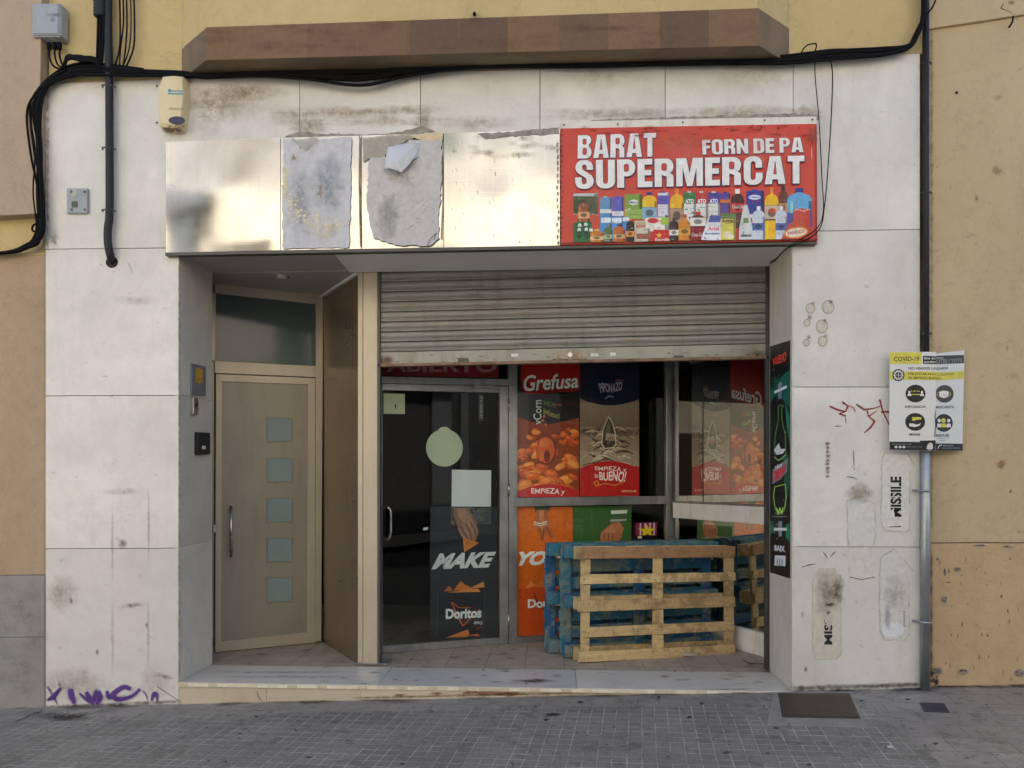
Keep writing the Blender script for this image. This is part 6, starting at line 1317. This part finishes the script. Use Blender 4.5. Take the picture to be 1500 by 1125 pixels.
# ================================================================== PAPER NOTICE ON THE PIPE
cv = thing('health_notice', 'creased white, black and yellow COVID-19 notice wrapped round the pipe', 'notice', W(1356, 588, -.09))
LP = vplane(W(1302, 600, -.055), W(1371, 600, -.10)); 
RPp = vplane(W(1369, 600, -.088), W(1414, 600, -.005))
WHT = (222, 222, 220)
for nm, pl_, q_ in (('sheet', LP, [(1302.5, 658.5), (1370.5, 660.5), (1371.5, 515.5), (1303.5, 515)]), ('sheet', RPp, [(1369.5, 659.5), (1410, 660.5), (1413, 513), (1370.5, 518)])):
    MB().slab([pl_.at(x, y) for x, y in q_], pl_.n * -.003, .0008).build(nm, m_plain('notice_sheet', lin(WHT), .5, var=.02), cv)
a = Art(LP, .001)
YL, BK = (214, 205, 78), (26, 26, 28)
a.poly([(1303.5, 516), (1350, 516), (1349.5, 533.5), (1303.5, 533)], YL); a.text('COVID-19', [(1309.5, 522.5), (1346.5, 522), (1346, 529), (1309.5, 529.5)], (50, 50, 36), .02)
a.poly([(1352, 521), (1371, 522), (1371, 533.5), (1352, 533)], BK); a.box_text('Ens en', 1354, 523, 1370, 526.5, (215, 215, 212), .03); a.box_text('sortim', 1354, 528.5, 1370, 531.8, (215, 215, 212), .03)
a.text('NO ABAIXIS LA', [(1330.5, 537.5), (1371, 537.5), (1371, 541.5), (1330.5, 541.5)], (70, 70, 72), .02)
a.poly([(1303.5, 544), (1371, 544), (1371, 557), (1303.5, 556)], YL); a.text('PER EVITAR NOU', [(1330.5, 546), (1371, 546), (1371, 549.7), (1330.5, 549.7)], (64, 60, 30), .02); a.text('ES IMPRESCIND', [(1330.5, 551.8), (1371, 552), (1371, 555.7), (1330.5, 555.3)], (64, 60, 30), .02)
a.ell(1316, 549.5, 9, 9, (52, 52, 56)); a.ell(1316, 549.5, 6.6, 6.6, (205, 205, 200))
for k in range(10): t_ = k * math.pi / 5; a.ell(1316 + 6.6 * math.cos(t_), 549.5 + 6.6 * math.sin(t_), 1, 1, (205, 205, 200))
a.ell(1316, 549.5, 4.6, 4.6, (60, 60, 64)); a.stroke([(1312, 549.5), (1320, 549.5)], .8, (205, 205, 200)); a.stroke([(1316, 545), (1316, 554)], .8, (205, 205, 200))
a.ell(1341, 576.5, 14.6, 13, BK, n=30); a.box_text('1,5 m', 1335, 571.5, 1347, 574.5, YL, .03); a.rect(1334, 577.3, 1348, 578.5, YL)
for x in (1332, 1350.5): a.ell(x, 574.5, 1.7, 2, (230, 230, 228)); a.poly([(x - 3.4, 580), (x - 1.6, 576.5), (x + 1.6, 576.5), (x + 3.4, 580)], (230, 230, 228))
a.text('DISTANCIA', [(1325.5, 594), (1356, 594), (1356, 597.6), (1325.5, 597.6)], (70, 70, 74), .02)
a.ell(1340.5, 618, 14.6, 13, BK, n=30); a.poly([(1336, 611), (1349.5, 611), (1349.5, 614.5), (1342, 615), (1340, 616.5), (1336, 616)], YL); a.poly([(1331.5, 620.5), (1336, 620), (1343, 622), (1349, 620), (1346, 624), (1340, 625.5), (1332, 624.5)], (232, 232, 230))
a.text('MANS', [(1332, 634.5), (1348, 634.5), (1348, 638.3), (1332, 638.3)], (66, 66, 70), .03)
a.poly([(1303, 647), (1347, 647.5), (1348, 645.5), (1370.5, 645), (1370, 660), (1303, 658.5)], (22, 22, 26)); a.box_text('Mes informacio canals', 1307, 649.8, 1335, 651.4, (150, 150, 152), .02); a.box_text('ajuntament', 1328, 653.8, 1350, 655.6, (140, 140, 142), .02)
for x in (1312.5, 1318.5, 1324): a.ell(x, 654.8, 2.2, 1.9, (218, 218, 216))
a.poly(wob([(1357, 657), (1359, 651), (1362, 648), (1366, 650), (1367, 656), (1363, 659)], .5, 2), (214, 214, 208)); a.stroke([(1371, 600), (1369.5, 610), (1370.5, 622), (1369, 640)], [.6, 1.4, 1.2, 1.4], (60, 58, 58))
a.build('print', cv)
a = Art(RPp, .001)
a.poly([(1370.5, 521), (1412, 520), (1412, 532), (1370.5, 533.5)], (58, 54, 54)); a.text('OTES I TOTS', [(1371.5, 526.5), (1409, 525), (1409, 530.3), (1371.5, 532.5)], (150, 148, 146), .015); a.box_text('veurem', 1371.5, 523.3, 1382, 525.6, (180, 180, 178), .02)
a.text('GUARDIA', [(1371.5, 538), (1389, 537), (1389, 541), (1371.5, 542)], (92, 92, 94), .02); a.poly([(1370.5, 545.5), (1412, 543.5), (1411.5, 554.5), (1370.5, 557.5)], YL); a.text('S CONTAGIS', [(1372.5, 547), (1397.5, 546), (1397.5, 549.2), (1372.5, 550.6)], (96, 90, 44), .015); a.text('BLE:', [(1371.5, 553), (1379, 552.6), (1379, 555.6), (1371.5, 556)], (96, 90, 44), .015)
a.poly([(max(1370.3, x), y) for x, y in ell(1383.5, 577, 13.3, 13, 30)], (66, 62, 60)); a.ell(1382.5, 577.5, 10.3, 5.5, (190, 168, 90)); a.ell(1382.5, 577.5, 9.1, 4.5, (66, 62, 60)); a.poly([(1375.5, 574), (1382.5, 572.5), (1389.5, 574), (1389, 580), (1382.5, 583.5), (1376, 580)], (236, 234, 228)); a.stroke([(1378, 577), (1387, 577)], .5, (150, 150, 146)); a.stroke([(1378.5, 579.5), (1386.5, 579.5)], .5, (150, 150, 146))
a.text('MASCARETA', [(1370.5, 594.5), (1397.5, 594), (1397.5, 598), (1370.5, 598.6)], (88, 88, 94), .02)
a.poly([(max(1370.3, x), y) for x, y in ell(1382.5, 619.5, 13, 13, 30)], (30, 30, 34))
for x, c, s_ in ((1375.5, (228, 228, 226), .85), (1389.5, (228, 228, 226), .85), (1381.8, YL, 1.15)): a.ell(x, 616, 2.8 * s_, 3.1 * s_, c); a.poly([(x - 4.2 * s_, 626), (x - 3 * s_, 620.5), (x + 3 * s_, 620.5), (x + 4.2 * s_, 626)], c)
a.text('REDUIR', [(1371, 635.7), (1391, 635.7), (1391, 640), (1371, 640)], (96, 100, 112), .03); a.box_text('CONTACTE', 1373, 641.5, 1389, 643, (120, 122, 130), .01); a.box_text('SOCIAL', 1376, 644.6, 1385, 646, (120, 122, 130), .01)
a.poly([(1370, 649.5), (1410, 650), (1410, 660.3), (1370, 659.5)], (24, 24, 30)); a.stroke([(1373.5, 657), (1376, 652.5), (1379, 652)], 1.2, (215, 215, 218)); a.box_text('Ajuntament', 1380.5, 652, 1396, 654, (190, 190, 194), .02); a.box_text('de la ciutat i districte', 1380.5, 655.3, 1406, 657, (160, 160, 165), .02)
a.build('print', cv)

# ================================================================== THE OTHER SIDE OF THE STREET (seen only in reflections)
OY = -9.3
op = thing('opposite_building', 'sunlit cream apartment house across the street, mirrored in the shop glass and steel', 'building', (0, OY, 0))
cream = m_stucco('cream_stucco', (.66, .62, .52), (.72, .68, .58), (.52, .48, .38))
ow = MB(); ow.box(-14, 14, OY - 6, OY, 3.8, 7.1); ow.build('wall', cream, op)
ow = MB(); ow.box(-14, -2.5, OY - 6, OY, -.9, 3.8); ow.build('wall', cream, op)
ow = MB(); ow.box(-2.5, 14, OY - 6, OY - .02, -.9, 3.8); ow.build('ground_floor_wall', m_plain('dark_granite', (.10, .10, .105), .5), op)  # lower wall made dark so that the door glass reflects dark
ow = MB(); ow.box(-14, 14, OY - 6, OY - .02, 7.1, 9.3); ow.build('attic_wall', m_stucco('grey_stucco', (.34, .34, .35), (.38, .38, .39), (.28, .28, .28)), op)  # top storey made grey to grey the upper reflection in the steel
MB().box(-7.6, -6.6, OY + .002, OY + .45, 6.45, 6.95, .02).build('reflected_shape_top', m_plain('reflected_top_blue', (.09, .11, .14), .6), op)  # dark block added to mirror as a wide-topped shape in the left panel
MB().box(-7.4, -6.75, OY + .002, OY + .25, 4.6, 6.44, .02).build('window', m_plain('reflected_shape_blue', (.10, .12, .15), .6), op)  # lower part of that added dark shape, meant for the steel reflection
for x, w_ in ((1.2, .25), (3.1, .5), (4.3, .2), (6.4, .6), (7.3, .25), (9.2, .5)): MB().box(x, x + w_, OY + .0, OY + .1, -.5, 3.7, .01).build('reflection_strip', m_plain('grey_reflection_strip', (.22, .23, .25), .6), op)  # lighter strips added to give the door glass vertical reflection bands
og = Art(PY(OY + .005), 0, 0)
og.pl = Plane((0, OY + .006, 0), (0, 1, 0))
def ostroke(P, wd):
    for (x0, z0), (x1, z1) in zip(P[:-1], P[1:]):
        d = Vector((x1 - x0, 0, z1 - z0)).normalized(); n = Vector((-d.z, 0, d.x)) * wd / 2; k = len(og.v)
        og.v += [Vector((x0, OY + .006, z0)) + n, Vector((x1, OY + .006, z1)) + n, Vector((x1, OY + .006, z1)) - n, Vector((x0, OY + .006, z0)) - n]; og.c += [(.03, .03, .035, 1)] * 4; og.f.append([k, k + 1, k + 2, k + 3])
for ox in (-7.9, -8.75): ostroke([(ox, 1.5), (ox + .06, 2.0), (ox + .22, 1.55), (ox + .3, 2.0)], .07); ostroke([(ox + .5, 1.9), (ox + .4, 1.65), (ox + .55, 1.5), (ox + .7, 1.75), (ox + .5, 1.95)], .07)
og.build('graffiti', op, 'paint')
for i, x in enumerate((-10.5, -6.0, -2.3, 2.9, 6.0, 9.0)):
    for z in (4.2, 7.4):
        wnd = MB(); wnd.box(x - .5, x + .5, OY + .002, OY + .05, z, z + 1.7, .01); wf = wnd.build('window', m_plain('dark_shutters', (.10, .085, .07), .5) if i % 2 else m_plain('green_shutters', (.05, .09, .07), .5), op)
    if i % 2 == 0:
        bb = MB(); bb.box(x - .9, x + .9, OY + .0, OY + .7, 3.95, 4.07, .01); bb.build('balcony_slab', M['grey_stone'], op)
        rl = MB(); rl.tube([Vector((x - .88, OY + .68, 4.97)), Vector((x + .88, OY + .68, 4.97))], .02, 6)
        for k in range(15): rl.tube([Vector((x - .88 + k * .1257, OY + .68, 4.07)), Vector((x - .88 + k * .1257, OY + .68, 4.97))], .009, 5)
        rl.build('balcony_railing', M['black'], op)
for x, w_ in ((-5, 1.1), (-11.5, 1.1)):
    MB().box(x - w_ / 2, x + w_ / 2, OY + .002, OY + .04, -.3, 2.5, .01).build('door', m_plain('dark_door', (.07, .055, .045), .5), op)
MB().box(-14, 14, OY + .002, OY + .06, -.5, .7, .01).build('base_course', M['grey_stone'], op) if False else None
